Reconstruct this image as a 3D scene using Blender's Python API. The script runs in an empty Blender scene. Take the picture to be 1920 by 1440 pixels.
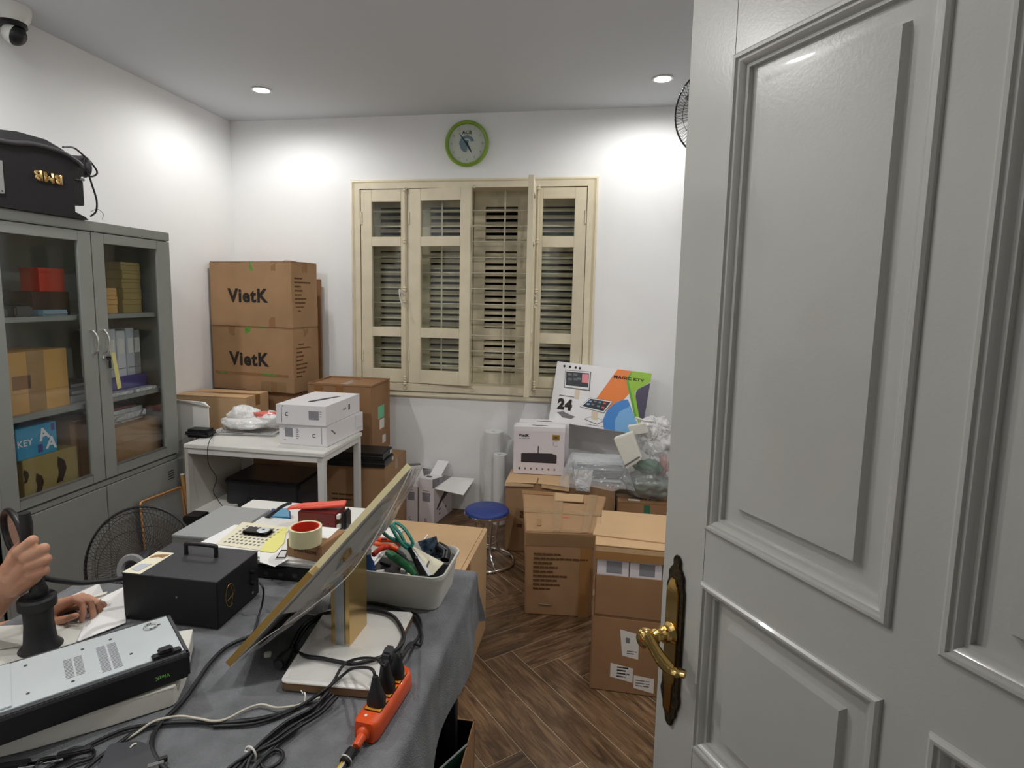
import bpy, bmesh, math, random
from mathutils import Vector, Matrix, noise
random.seed(7)
C = bpy.context.scene.collection
R = math.radians

# ---------------------------------------------------------------- camera
H = 1.6                                  # eye height; floor is z = 0, the back wall is y = 4.15
F, PX, PY = 1096.34, 926.06, 685.27      # focal length and principal point for a 1920x1440 frame
yaw, pitch, roll = -.161977683, .118890263, .0164792604
cy_, sy_, cp_, sp_ = math.cos(yaw), math.sin(yaw), math.cos(pitch), math.sin(pitch)
fwd = Vector((sy_*cp_, cy_*cp_, -sp_)); rgt = Vector((cy_, -sy_, 0)); upv = rgt.cross(fwd)
r_ = math.cos(roll)*rgt + math.sin(roll)*upv; u_ = -math.sin(roll)*rgt + math.cos(roll)*upv
cam = bpy.data.objects.new('camera', bpy.data.cameras.new('camera')); C.objects.link(cam)
cam.matrix_world = Matrix(((r_.x, u_.x, -fwd.x, 0), (r_.y, u_.y, -fwd.y, 0), (r_.z, u_.z, -fwd.z, H), (0, 0, 0, 1)))
cam.data.sensor_width = 36; cam.data.lens = F/1920*36; cam.data.clip_start = .02
cam.data.shift_x = (960-PX)/1920; cam.data.shift_y = (PY-720)/1920
bpy.context.scene.camera = cam

def P(x, y, X=None, Y=None, Z=None):
    """the point of the place seen at pixel (x, y) that lies on the plane X=, Y= or Z="""
    d = (x-PX)*r_ - (y-PY)*u_ + F*fwd
    t = X/d.x if X is not None else Y/d.y if Y is not None else (Z-H)/d.z
    return Vector((0, 0, H)) + d*t

# ---------------------------------------------------------------- world, lamps, exposure
vs = bpy.context.scene.view_settings
vs.view_transform = 'Standard'; vs.look = 'None'; vs.gamma = 1; vs.use_curve_mapping = False
vs.exposure = 0.60
w = bpy.data.worlds.new('night'); bpy.context.scene.world = w; w.use_nodes = True
w.node_tree.nodes['Background'].inputs[0].default_value = (1, .97, .92, 1)
w.node_tree.nodes['Background'].inputs[1].default_value = .06
LAMP_POWER = 40
CEIL = 2.854; DB = 4.15; XL = -2.70; XR = 1.42; YF = .235
LAMPS = [(-2.079, 3.54, .58), (.361, 3.636, .58), (-2.079, 1.50, 1.15), (.361, 1.58, 1.15), (-.95, .85, .55)]

# ---------------------------------------------------------------- materials
def lin(c):
    return tuple((v/255/12.92 if v/255 <= .04045 else ((v/255+.055)/1.055)**2.4) for v in c)
def mat(name, rgb, rough=.5, metal=0, var=0, vscale=6, bump=0, bscale=60, spec=.5, coat=0, trans=0, alpha=1, emit=0, second=None, stretch=None, ior=1.45):
    m = bpy.data.materials.new(name); m.use_nodes = True; nt = m.node_tree; b = nt.nodes['Principled BSDF']
    col = lin(rgb)
    b.inputs['Base Color'].default_value = (*col, 1); b.inputs['Roughness'].default_value = rough
    b.inputs['Metallic'].default_value = metal; b.inputs['Specular IOR Level'].default_value = spec
    b.inputs['Coat Weight'].default_value = coat; b.inputs['Transmission Weight'].default_value = trans
    b.inputs['Alpha'].default_value = alpha; b.inputs['IOR'].default_value = ior
    if emit:
        b.inputs['Emission Color'].default_value = (*col, 1); b.inputs['Emission Strength'].default_value = emit
    tc = nt.nodes.new('ShaderNodeTexCoord'); mp = nt.nodes.new('ShaderNodeMapping')
    nt.links.new(tc.outputs['Object'], mp.inputs['Vector'])
    if stretch: mp.inputs['Scale'].default_value = stretch
    if var:
        n = nt.nodes.new('ShaderNodeTexNoise'); n.inputs['Scale'].default_value = vscale; n.inputs['Detail'].default_value = 5
        mx = nt.nodes.new('ShaderNodeMix'); mx.data_type = 'RGBA'
        c2 = lin(second) if second else tuple(v*(1-var) for v in col)
        mx.inputs[6].default_value = (*(tuple(min(1, v*(1+var*.6)) for v in col) if not second else col), 1)
        mx.inputs[7].default_value = (*c2, 1)
        rp = nt.nodes.new('ShaderNodeValToRGB'); rp.color_ramp.elements[0].position = .32; rp.color_ramp.elements[1].position = .68
        nt.links.new(mp.outputs[0], n.inputs['Vector']); nt.links.new(n.outputs['Fac'], rp.inputs[0])
        nt.links.new(rp.outputs[0], mx.inputs[0]); nt.links.new(mx.outputs[2], b.inputs['Base Color'])
    if bump:
        n = nt.nodes.new('ShaderNodeTexNoise'); n.inputs['Scale'].default_value = bscale; n.inputs['Detail'].default_value = 3
        bp = nt.nodes.new('ShaderNodeBump'); bp.inputs['Strength'].default_value = bump; bp.inputs['Distance'].default_value = .004
        nt.links.new(mp.outputs[0], n.inputs['Vector']); nt.links.new(n.outputs['Fac'], bp.inputs['Height']); nt.links.new(bp.outputs[0], b.inputs['Normal'])
    return m
def film(name, rgb=(235, 238, 240), clear=.6, rough=.15, bump=.6, bscale=14):
    """thin plastic film: part see-through, part milky, with crumpled highlights"""
    m = bpy.data.materials.new(name); m.use_nodes = True; nt = m.node_tree; b = nt.nodes['Principled BSDF']; out = nt.nodes['Material Output']
    b.inputs['Base Color'].default_value = (*lin(rgb), 1); b.inputs['Roughness'].default_value = rough; b.inputs['Specular IOR Level'].default_value = .8
    tr = nt.nodes.new('ShaderNodeBsdfTransparent'); ms = nt.nodes.new('ShaderNodeMixShader')
    lw = nt.nodes.new('ShaderNodeLayerWeight'); fr = nt.nodes.new('ShaderNodeMath'); fr.operation = 'POWER'; fr.inputs[1].default_value = 3.0
    mr = nt.nodes.new('ShaderNodeMapRange'); mr.inputs[3].default_value = 1-clear; mr.inputs[4].default_value = 1
    tc = nt.nodes.new('ShaderNodeTexCoord'); n = nt.nodes.new('ShaderNodeTexNoise'); n.inputs['Scale'].default_value = bscale; n.inputs['Distortion'].default_value = 1.5
    bp = nt.nodes.new('ShaderNodeBump'); bp.inputs['Strength'].default_value = bump; bp.inputs['Distance'].default_value = .06
    L = nt.links.new
    L(tc.outputs['Object'], n.inputs['Vector']); L(n.outputs['Fac'], bp.inputs['Height']); L(bp.outputs[0], b.inputs['Normal']); L(bp.outputs[0], lw.inputs['Normal']); L(lw.outputs['Facing'], fr.inputs[0])
    L(fr.outputs[0], mr.inputs[0]); L(mr.outputs[0], ms.inputs[0]); L(tr.outputs[0], ms.inputs[1]); L(b.outputs[0], ms.inputs[2]); L(ms.outputs[0], out.inputs[0])
    return m
def pane_mat(name, tint=(225, 230, 225), refl=1.0):
    m = bpy.data.materials.new(name); m.use_nodes = True; nt = m.node_tree; out = nt.nodes['Material Output']
    nt.nodes.remove(nt.nodes['Principled BSDF'])
    tr = nt.nodes.new('ShaderNodeBsdfTransparent'); tr.inputs[0].default_value = (*lin(tint), 1)
    gl = nt.nodes.new('ShaderNodeBsdfGlossy'); gl.inputs['Roughness'].default_value = .06
    lw = nt.nodes.new('ShaderNodeLayerWeight'); pw = nt.nodes.new('ShaderNodeMath'); pw.operation = 'POWER'; pw.inputs[1].default_value = 4.5
    fr = nt.nodes.new('ShaderNodeMath'); fr.operation = 'MULTIPLY_ADD'; fr.inputs[1].default_value = .8; fr.inputs[2].default_value = .035
    ms = nt.nodes.new('ShaderNodeMixShader'); L = nt.links.new; L(lw.outputs['Facing'], pw.inputs[0]); L(pw.outputs[0], fr.inputs[0])
    L(fr.outputs[0], ms.inputs[0]); L(tr.outputs[0], ms.inputs[1]); L(gl.outputs[0], ms.inputs[2]); L(ms.outputs[0], out.inputs[0])
    return m
def wood_tile():
    m = bpy.data.materials.new('wood_look_tile'); m.use_nodes = True; nt = m.node_tree; b = nt.nodes['Principled BSDF']; L = nt.links.new
    tc = nt.nodes.new('ShaderNodeTexCoord'); oi = nt.nodes.new('ShaderNodeObjectInfo')
    add = nt.nodes.new('ShaderNodeVectorMath'); add.operation = 'MULTIPLY_ADD'; add.inputs[1].default_value = (1, 1, 1)
    cmb = nt.nodes.new('ShaderNodeCombineXYZ'); mul = nt.nodes.new('ShaderNodeMath'); mul.operation = 'MULTIPLY'; mul.inputs[1].default_value = 37
    L(oi.outputs['Random'], mul.inputs[0]); L(mul.outputs[0], cmb.inputs[0]); L(mul.outputs[0], cmb.inputs[1])
    L(tc.outputs['Object'], add.inputs[0]); L(cmb.outputs[0], add.inputs[2])
    mp = nt.nodes.new('ShaderNodeMapping'); mp.inputs['Scale'].default_value = (1.3, 11, 1); L(add.outputs[0], mp.inputs[0])
    n1 = nt.nodes.new('ShaderNodeTexNoise'); n1.inputs['Scale'].default_value = 2.6; n1.inputs['Detail'].default_value = 9; n1.inputs['Roughness'].default_value = .68; n1.inputs['Distortion'].default_value = 1.6
    L(mp.outputs[0], n1.inputs['Vector'])
    rp = nt.nodes.new('ShaderNodeValToRGB'); e = rp.color_ramp.elements
    e[0].position = .30; e[0].color = (*lin((54, 40, 28)), 1); e[1].position = .74; e[1].color = (*lin((158, 128, 96)), 1)
    k = e.new(.46); k.color = (*lin((94, 70, 48)), 1); k = e.new(.58); k.color = (*lin((124, 96, 68)), 1)
    L(n1.outputs['Fac'], rp.inputs[0])
    hs = nt.nodes.new('ShaderNodeHueSaturation'); mr = nt.nodes.new('ShaderNodeMapRange'); mr.inputs[3].default_value = .78; mr.inputs[4].default_value = 1.16
    L(oi.outputs['Random'], mr.inputs[0]); L(mr.outputs[0], hs.inputs['Value']); L(rp.outputs[0], hs.inputs['Color']); L(hs.outputs[0], b.inputs['Base Color'])
    bp = nt.nodes.new('ShaderNodeBump'); bp.inputs['Strength'].default_value = .15; bp.inputs['Distance'].default_value = .002
    L(n1.outputs['Fac'], bp.inputs['Height']); L(bp.outputs[0], b.inputs['Normal'])
    b.inputs['Roughness'].default_value = .42
    return m
M = dict(
    wall=mat('white_wall_paint', (238, 239, 239), .75, var=.02, vscale=2, bump=.12, bscale=45),
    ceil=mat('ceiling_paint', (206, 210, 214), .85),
    tile=wood_tile(), grout=mat('grout', (196, 178, 152), .8, var=.1, vscale=20),
    door=mat('white_door_gloss_paint', (190, 190, 185), .26, var=.04, vscale=3, bump=.04, bscale=220, coat=.3),
    cream=mat('cream_paint', (222, 212, 186), .42, var=.07, vscale=8, bump=.06, bscale=60),
    cream_dirty=mat('dusty_cream_paint', (206, 196, 170), .7, var=.22, vscale=9),
    dark_out=mat('night_outside', (26, 26, 22), .9),
    bar=mat('white_painted_bar', (214, 208, 188), .5, var=.12, vscale=30),
    pane=pane_mat('window_glass', (248, 250, 248)), cabglass=pane_mat('cabinet_glass', (248, 250, 250)),
    card=mat('brown_cardboard', (170, 135, 99), .8, var=.10, vscale=5, bump=.1, bscale=30),
    card2=mat('darker_cardboard', (154, 117, 83), .8, var=.12, vscale=4, bump=.1, bscale=30),
    card3=mat('tan_cardboard', (198, 164, 124), .8, var=.08, vscale=5, bump=.08, bscale=30),
    cardin=mat('cardboard_inside', (120, 84, 52), .9),
    tape=mat('brown_packing_tape', (146, 104, 62), .22, coat=.5, bump=.1, bscale=20),
    tapeclear=film('clear_packing_tape', (186, 154, 112), .74, .12, .15, 20),
    greentape=mat('green_tape', (96, 150, 60), .4, var=.2, vscale=60),
    print=mat('black_print', (38, 32, 28), .7), printbrown=mat('faded_print', (98, 66, 40), .8),
    printgrey=mat('grey_print', (120, 120, 122), .8),
    white=mat('white_card', (232, 230, 232), .5, var=.02, vscale=5), paper=mat('paper', (238, 238, 236), .8),
    lilac=mat('coated_white_card', (226, 220, 224), .35), label=mat('white_label', (224, 222, 216), .6),
    cloth=mat('grey_felt_cloth', (124, 126, 129), .95, var=.22, vscale=14, bump=.9, bscale=320, spec=.15),
    cab=mat('grey_enamel_steel', (138, 141, 136), .5, var=.04, vscale=5), cabin=mat('grey_enamel_inside', (104, 108, 106), .6),
    chrome=mat('chrome', (225, 225, 225), .12, 1), steel=mat('brushed_steel', (176, 180, 182), .35, 1, bump=.05, bscale=200),
    zinc=mat('galvanised_sheet', (206, 214, 216), .42, .55, var=.06, vscale=7),
    gold=mat('gold_anodised', (206, 172, 112), .22, .9), lit_edge=mat('lit_gold_edge', (246, 234, 184), .4),
    brass=mat('polished_brass', (212, 178, 110), .16, 1, bump=.12, bscale=30), tarnish=mat('black_tarnish', (34, 28, 20), .55, .3, var=.5, vscale=60, second=(66, 54, 32), bump=.8, bscale=150),
    black=mat('black_plastic', (26, 26, 28), .4), blackmatte=mat('black_matte_metal', (24, 24, 27), .55, bump=.15, bscale=260),
    blacktop=mat('black_powder_coat', (52, 52, 56), .5, bump=.2, bscale=300), rubber=mat('black_rubber', (34, 34, 36), .5),
    felt=mat('black_speaker_felt', (30, 29, 31), .85, bump=.3, bscale=200), speakertop=mat('dark_grey_plastic', (66, 64, 68), .5),
    darkgrey=mat('dark_grey_plastic_b', (62, 62, 66), .45), grey=mat('grey_plastic', (150, 152, 152), .45),
    whitepl=mat('white_plastic', (228, 227, 222), .35, coat=.2), offwhite=mat('off_white_plastic', (206, 206, 198), .4, var=.05, vscale=9),
    foam=mat('white_foam', (226, 224, 214), .8, bump=.2, bscale=60), whitemetal=mat('white_painted_metal', (220, 220, 218), .4),
    deskboard=mat('white_laminate', (228, 227, 222), .4), panelw=mat('white_laminate_b', (196, 194, 186), .5, var=.05, vscale=4),
    blue=mat('blue_vinyl', (42, 62, 130), .45, bump=.5, bscale=130), green=mat('green_rubber', (38, 108, 66), .4), teal=mat('teal_plastic', (38, 128, 112), .35),
    lime=mat('lime_green_plastic', (128, 164, 48), .3, coat=.3), clockface=mat('clock_face', (228, 228, 222), .5),
    navy=mat('navy_blue', (38, 62, 110), .5), bluegrey=mat('blue_grey_swirl', (120, 146, 160), .6),
    orange=mat('orange_plastic', (226, 84, 30), .35, coat=.3), amber=mat('amber_plastic', (240, 168, 62), .4),
    wirey=mat('yellow_wire', (222, 178, 50), .3, coat=.4), wirew=mat('ivory_wire', (206, 200, 184), .4), wireb=mat('black_cable', (30, 30, 33), .42),
    red=mat('red_card', (206, 68, 50), .5), redcore=mat('red_core', (206, 52, 30), .5), coral=mat('coral_card', (232, 96, 78), .5), darkred=mat('dark_red_clear', (108, 34, 34), .3),
    tapeside=mat('cream_tape_roll', (222, 214, 170), .28, coat=.4, var=.05, vscale=12),
    skin=mat('skin', (200, 152, 124), .5, var=.12, vscale=16, bump=.2, bscale=90, second=(182, 128, 102)), nail=mat('nail', (216, 166, 146), .3),
    shirt=mat('dark_shirt', (50, 40, 38), .9, bump=.3, bscale=60), hair=mat('black_hair', (20, 17, 15), .6),
    filmc=film('clear_film', (226, 226, 222), .9, .2, .25, 5), bag=film('clear_bag', (232, 234, 236), .74, .15, .5, 5), bagthick=film('milky_bag', (236, 236, 236), .22, .25, .8, 12),
    bubble=mat('bubble_wrap', (222, 224, 222), .3, bump=.7, bscale=110, coat=.3), filmroll=mat('film_roll', (226, 228, 228), .3, bump=.08, bscale=20), silver=mat('silver_bag', (150, 158, 152), .3, .3, var=.35, vscale=5, bump=.6, bscale=6, stretch=(1, 1, 3)),
    greenbag=mat('green_stuff', (56, 112, 84), .5), pinkbag=mat('pinkish_stuff', (188, 130, 126), .6),
    korange=mat('print_orange', (232, 126, 46), .4), kblue=mat('print_blue', (62, 132, 204), .4), kblue2=mat('print_light_blue', (120, 176, 226), .4), kgreen=mat('print_green', (146, 190, 52), .4), kgreen2=mat('print_dark_green', (92, 160, 50), .4), kpurple=mat('print_purple', (70, 62, 88), .4),
    screen=mat('print_screen', (34, 40, 50), .4), pink=mat('print_pink', (232, 140, 150), .5), beige=mat('print_beige', (214, 200, 176), .5),
    goldprint=mat('gold_print', (180, 142, 54), .35, .5), yellow=mat('yellow_paper', (234, 230, 140), .8), pad=mat('dot_sheet', (232, 226, 200), .8),
    cabblue=mat('light_blue_card', (52, 150, 190), .4), woodbox=mat('pale_wood_card', (204, 158, 92), .7, var=.12, vscale=3), purple=mat('purple_card', (76, 70, 136), .5),
    binder=mat('pale_grey_card', (206, 208, 214), .5), binder2=mat('pale_grey_card_b', (188, 192, 200), .5), olive=mat('olive_carton', (156, 136, 84), .7), banana=mat('dark_print', (52, 32, 22), .7),
    keytag=mat('yellow_tag', (206, 198, 128), .5), fanwire=mat('fan_wire', (52, 50, 50), .4, .3), blade=mat('fan_blade', (96, 84, 74), .5, alpha=.55), rim=mat('orange_gold_rim', (206, 152, 100), .35, .4),
    fanpole=mat('brown_stand', (112, 92, 72), .5), whiteboard=mat('framed_sheet', (122, 124, 120), .4),
    pcb=mat('dark_blue_board', (26, 44, 78), .45, var=.4, vscale=60, second=(120, 140, 160)), bluecap=mat('blue_plastic', (36, 74, 132), .4),
    cyan=mat('cyan_plastic', (44, 130, 170), .3), lens=mat('lens', (30, 30, 40), .05, trans=.0), lampglow=mat('lamp_diffuser', (255, 252, 246), .5, emit=18),
    mintlabel=mat('green_label', (110, 196, 150), .5), greyp=mat('grey_print_panel', (140, 140, 146), .7, var=.25, vscale=400), printscr=mat('dark_grey_print', (58, 54, 60), .5),
    bagwhite=film('white_bag', (240, 240, 238), .10, .3, .3, 10), coralbag=mat('coral_bag', (232, 120, 110), .35, bump=.6, bscale=20), whitegrey=mat('pale_panel', (186, 192, 194), .35), bluegreyp=mat('blue_grey_panel', (150, 162, 170), .3), tape2=mat('brown_tape_old', (160, 118, 72), .35, coat=.3),
    greendark=mat('dark_green_board', (30, 60, 42), .4), goldedge=mat('bronze_edge', (150, 118, 88), .35, .5), goldunlit=mat('unlit_gold', (158, 128, 70), .3, .8), filmm=film('protective_film', (206, 202, 200), .42, .12, .8, 7), steeldark=mat('dark_steel', (104, 106, 108), .4, .8), darkclear=mat('dark_translucent', (58, 58, 60), .3),
    darkbrown=mat('dark_brown_card', (70, 48, 38), .7), greenprint=mat('green_print', (120, 190, 90), .4),
    lightwood=mat('thin_wood', (186, 140, 84), .6), mirrorglass=pane_mat('magnifier_glass', (200, 190, 190)),
)

# ---------------------------------------------------------------- mesh helpers
def newobj(name, bm, m, parent=None, smooth=False):
    me = bpy.data.meshes.new(name); bm.normal_update(); bm.to_mesh(me); bm.free()
    o = bpy.data.objects.new(name, me); C.objects.link(o)
    if m: me.materials.append(m)
    if smooth:
        for p in me.polygons: p.use_smooth = True
    if parent: o.parent = parent
    return o
def smooth_by_angle(o, ang=40):
    me = o.data; a = R(ang)
    for p in me.polygons: p.use_smooth = True
    bm = bmesh.new(); bm.from_mesh(me)
    for e in bm.edges:
        if len(e.link_faces) == 2 and e.calc_face_angle(0) > a: e.smooth = False
    bm.to_mesh(me); bm.free()
    return o
def hexa(bm, c, bev=0):
    """c: eight corners, bottom ring 0-3 then top ring 4-7"""
    v = [bm.verts.new(p) for p in c]
    f = [bm.faces.new([v[i] for i in q]) for q in ((3, 2, 1, 0), (4, 5, 6, 7), (0, 1, 5, 4), (1, 2, 6, 5), (2, 3, 7, 6), (3, 0, 4, 7))]
    bmesh.ops.recalc_face_normals(bm, faces=f)
    if bev:
        es = set(e for q in f for e in q.edges)
        bmesh.ops.bevel(bm, geom=list(es), offset=bev, segments=2, affect='EDGES', clamp_overlap=True)
    return bm
def bx(x0, x1, y0, y1, z0, z1, bev=0, bm=None):
    bm = bm or bmesh.new()
    return hexa(bm, [(x0, y0, z0), (x1, y0, z0), (x1, y1, z0), (x0, y1, z0), (x0, y0, z1), (x1, y0, z1), (x1, y1, z1), (x0, y1, z1)], bev)
def obox(c, ax, ay, az, bev=0, bm=None):
    """box at centre c with half-extent vectors ax, ay, az"""
    bm = bm or bmesh.new(); c = Vector(c); ax, ay, az = Vector(ax), Vector(ay), Vector(az)
    return hexa(bm, [c+sx*ax+sy*ay+sz*az for sz in (-1, 1) for sx, sy in ((-1, -1), (1, -1), (1, 1), (-1, 1))], bev)
def prism(pts, d, bm=None, bev=0):
    """polygon pts (3-D, planar) extruded by vector d"""
    bm = bm or bmesh.new(); d = Vector(d); n = len(pts)
    a = [bm.verts.new(p) for p in pts]; b = [bm.verts.new(Vector(p)+d) for p in pts]
    fs = [bm.faces.new(a), bm.faces.new(list(reversed(b)))]
    for i in range(n): fs.append(bm.faces.new((a[i], b[i], b[(i+1) % n], a[(i+1) % n])))
    bmesh.ops.recalc_face_normals(bm, faces=fs)
    if bev: bmesh.ops.bevel(bm, geom=list(set(e for q in fs for e in q.edges)), offset=bev, segments=2, affect='EDGES', clamp_overlap=True)
    return bm
def frame_axes(d):
    d = Vector(d).normalized(); a = Vector((0, 0, 1)) if abs(d.z) < .9 else Vector((1, 0, 0))
    u = d.cross(a).normalized(); return u, d.cross(u).normalized()
def spline(pts, n=6):
    pts = [Vector(p) for p in pts]
    if len(pts) < 3: return pts
    q = [pts[0]*2-pts[1]] + pts + [pts[-1]*2-pts[-2]]; out = []
    for i in range(1, len(q)-2):
        for k in range(n):
            t = k/n; a, b, c, d = q[i-1:i+3]
            out.append(.5*((2*b)+(c-a)*t+(2*a-5*b+4*c-d)*t*t+(3*b-a-3*c+d)*t**3))
    return out + [pts[-1]]
def tube(pts, r, seg=8, smooth=6, bm=None, closed=False, squash=1):
    bm = bm or bmesh.new(); ps = spline(pts, smooth) if smooth else [Vector(p) for p in pts]
    rings = []; prev = None; n = len(ps)
    for i, p in enumerate(ps):
        d = (ps[(i+1) % n]-ps[i-1]) if closed else (ps[min(i+1, n-1)]-ps[max(i-1, 0)])
        if d.length < 1e-9: d = Vector((0, 0, 1))
        d.normalize()
        if prev is None: u, v = frame_axes(d)
        else:
            u = prev-d*prev.dot(d)
            u = u.normalized() if u.length > 1e-6 else frame_axes(d)[0]
            v = d.cross(u)
        prev = u; rr = r[min(i*len(r)//n, len(r)-1)] if isinstance(r, (list, tuple)) else r
        rings.append([bm.verts.new(p+rr*(math.cos(a)*u+math.sin(a)*v*squash)) for a in (2*math.pi*k/seg for k in range(seg))])
    for i in range(n if closed else n-1):
        A, B = rings[i], rings[(i+1) % n]
        for k in range(seg): bm.faces.new((A[k], A[(k+1) % seg], B[(k+1) % seg], B[k]))
    if not closed: bm.faces.new(rings[0][::-1]); bm.faces.new(rings[-1])
    bmesh.ops.recalc_face_normals(bm, faces=bm.faces[:])
    return bm
def lathe(prof, c=(0, 0, 0), ax=(0, 0, 1), seg=32, bm=None):
    """prof: (radius, height) pairs revolved about axis ax through c"""
    bm = bm or bmesh.new(); c = Vector(c); ax = Vector(ax).normalized(); u, v = frame_axes(ax); rings = []
    for r, h in prof:
        rings.append([bm.verts.new(c+ax*h+max(r, 1e-5)*(math.cos(a)*u+math.sin(a)*v)) for a in (2*math.pi*k/seg for k in range(seg))])
    for A, B in zip(rings, rings[1:]):
        for k in range(seg): bm.faces.new((A[k], A[(k+1) % seg], B[(k+1) % seg], B[k]))
    bmesh.ops.remove_doubles(bm, verts=bm.verts[:], dist=2e-5)
    bmesh.ops.recalc_face_normals(bm, faces=bm.faces[:])
    return bm
def torus(c, ax, R0, r0, seg=40, s2=8, bm=None, u=None, v=None):
    if u is None: u, v = frame_axes(ax)
    c = Vector(c)
    return tube([c+R0*(math.cos(a)*u+math.sin(a)*v) for a in (2*math.pi*k/seg for k in range(seg))], r0, s2, 0, bm, True)
def cyl(a, b, r, seg=16, bm=None, r2=None):
    a, b = Vector(a), Vector(b); L = (b-a).length
    return lathe([(0, 0), (r, 0), (r if r2 is None else r2, L), (0, L)], a, b-a, seg, bm)
def loft_rect(O, U, V, N, rect, prof, bm=None, cap=True):
    """rectangular loops inset and raised by prof [(inset, height)...] around rect (u0,u1,v0,v1)"""
    bm = bm or bmesh.new(); O, U, V, N = Vector(O), Vector(U), Vector(V), Vector(N); u0, u1, v0, v1 = rect; loops = []
    for i, h in prof:
        loops.append([bm.verts.new(O+U*a+V*b+N*h) for a, b in ((u0+i, v0+i), (u1-i, v0+i), (u1-i, v1-i), (u0+i, v1-i))])
    for A, B in zip(loops, loops[1:]):
        for k in range(4): bm.faces.new((A[k], A[(k+1) % 4], B[(k+1) % 4], B[k]))
    if cap: bm.faces.new(loops[-1])
    return bm

# ---------------------------------------------------------------- things
def tagset(o, label, cat, group=None):
    o['label'] = label; o['category'] = cat
    if group: o['group'] = group
    return o
class T:
    """a thing: an Empty at its base; parts are given in its own frame"""
    def __init__(s, name, label, cat, loc=(0, 0, 0), rz=0, group=None):
        s.o = bpy.data.objects.new(name, None); C.objects.link(s.o); s.o.location = loc; s.o.rotation_euler = (0, 0, rz)
        s.o.empty_display_size = .05; s.loc = Vector(loc); s.rz = rz; s.m = Matrix.Translation(s.loc) @ Matrix.Rotation(rz, 4, 'Z')
        s.inv = s.m.inverted()
        if label: tagset(s.o, label, cat, group)
    def part(s, name, bm, m, smooth=0, parent=None, world=False, label=None):
        if world: bmesh.ops.transform(bm, matrix=s.inv, verts=bm.verts[:])
        o = newobj(name, bm, M[m] if isinstance(m, str) else m, parent or s.o)
        if smooth: smooth_by_angle(o, smooth)
        if label: o['label'] = label
        return o
def struct(name, bm, m, parent=None):
    o = newobj(name, bm, M[m] if isinstance(m, str) else m, parent)
    if not parent: o['kind'] = 'structure'
    return o
_font = {}
def text_bm(s, h, bold=0, thick=.0006):
    cu = bpy.data.curves.new('t', 'FONT'); cu.body = s; cu.size = 1; cu.offset = bold; cu.extrude = 0; cu.space_character = 1+bold*3; cu.resolution_u = 3
    o = bpy.data.objects.new('t', cu); C.objects.link(o)
    dg = bpy.context.evaluated_depsgraph_get(); me = bpy.data.meshes.new_from_object(o.evaluated_get(dg))
    bpy.data.objects.remove(o); bpy.data.curves.remove(cu)
    bm = bmesh.new(); bm.from_mesh(me); bpy.data.meshes.remove(me)
    xs = [v.co.x for v in bm.verts]; ys = [v.co.y for v in bm.verts]
    x0, x1, y0, y1 = min(xs), max(xs), min(ys), max(ys); k = h/(y1-y0)
    for v in bm.verts: v.co = Vector(((v.co.x-(x0+x1)/2)*k, (v.co.y-(y0+y1)/2)*k, thick))
    return bm, (x1-x0)*k
class Face:
    """a flat face of a thing to print on: origin at its lower left, unit axes u (right), v (up), n (out)"""
    def __init__(s, o, u, v, W, Hh, n=None):
        s.o, s.u, s.v, s.W, s.H = Vector(o), Vector(u).normalized(), Vector(v).normalized(), W, Hh
        s.n = Vector(n) if n else s.u.cross(s.v).normalized()
    def at(s, a, b, h=.0008): return s.o+s.u*a*s.W+s.v*b*s.H+s.n*h
    def poly(s, t, name, pts, m, h=.0008, thick=.0004, parent=None, world=False, label=None):
        return t.part(name, prism([s.at(a, b, h) for a, b in pts], -s.n*thick), m, parent=parent, world=world, label=label)
    def rect(s, t, name, a0, b0, a1, b1, m, h=.0008, parent=None, world=False, label=None):
        return s.poly(t, name, [(a0, b0), (a1, b0), (a1, b1), (a0, b1)], m, h, parent=parent, world=world, label=label)
    def text(s, t, txt, a, b, h, m, bold=0, width=None, rot=0, lift=.0012, parent=None, world=False, name='lettering'):
        bm, w = text_bm(txt, h, bold); kx = (width/w) if width else 1
        X = s.u*math.cos(rot)+s.v*math.sin(rot); Y = -s.u*math.sin(rot)+s.v*math.cos(rot); c = s.at(a, b, lift)
        for v in bm.verts: v.co = c+X*v.co.x*kx+Y*v.co.y+s.n*v.co.z
        return t.part(name, bm, m, parent=parent, world=world)
    def lines(s, t, a0, b1, widths, dh, lh, m, name='printed_lines', parent=None, world=False):
        bm = bmesh.new()
        for i, w_ in enumerate(widths):
            b = b1-i*dh; x = a0
            while x < a0+w_-.001:
                ww = min(random.uniform(.05, .11), a0+w_-x)
                prism([s.at(p, q) for p, q in ((x, b), (x+ww*.9, b), (x+ww*.9, b+lh), (x, b+lh))], -s.n*.0003, bm); x += ww
        return t.part(name, bm, m, parent=parent, world=world)
def boxfaces(w, d, h):
    return dict(F=Face((-w/2, -d/2, 0), (1, 0, 0), (0, 0, 1), w, h), R=Face((w/2, -d/2, 0), (0, 1, 0), (0, 0, 1), d, h),
                L=Face((-w/2, d/2, 0), (0, -1, 0), (0, 0, 1), d, h), T=Face((-w/2, -d/2, h), (1, 0, 0), (0, 1, 0), w, d), B=Face((w/2, d/2, 0), (-1, 0, 0), (0, 0, 1), w, h))
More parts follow.
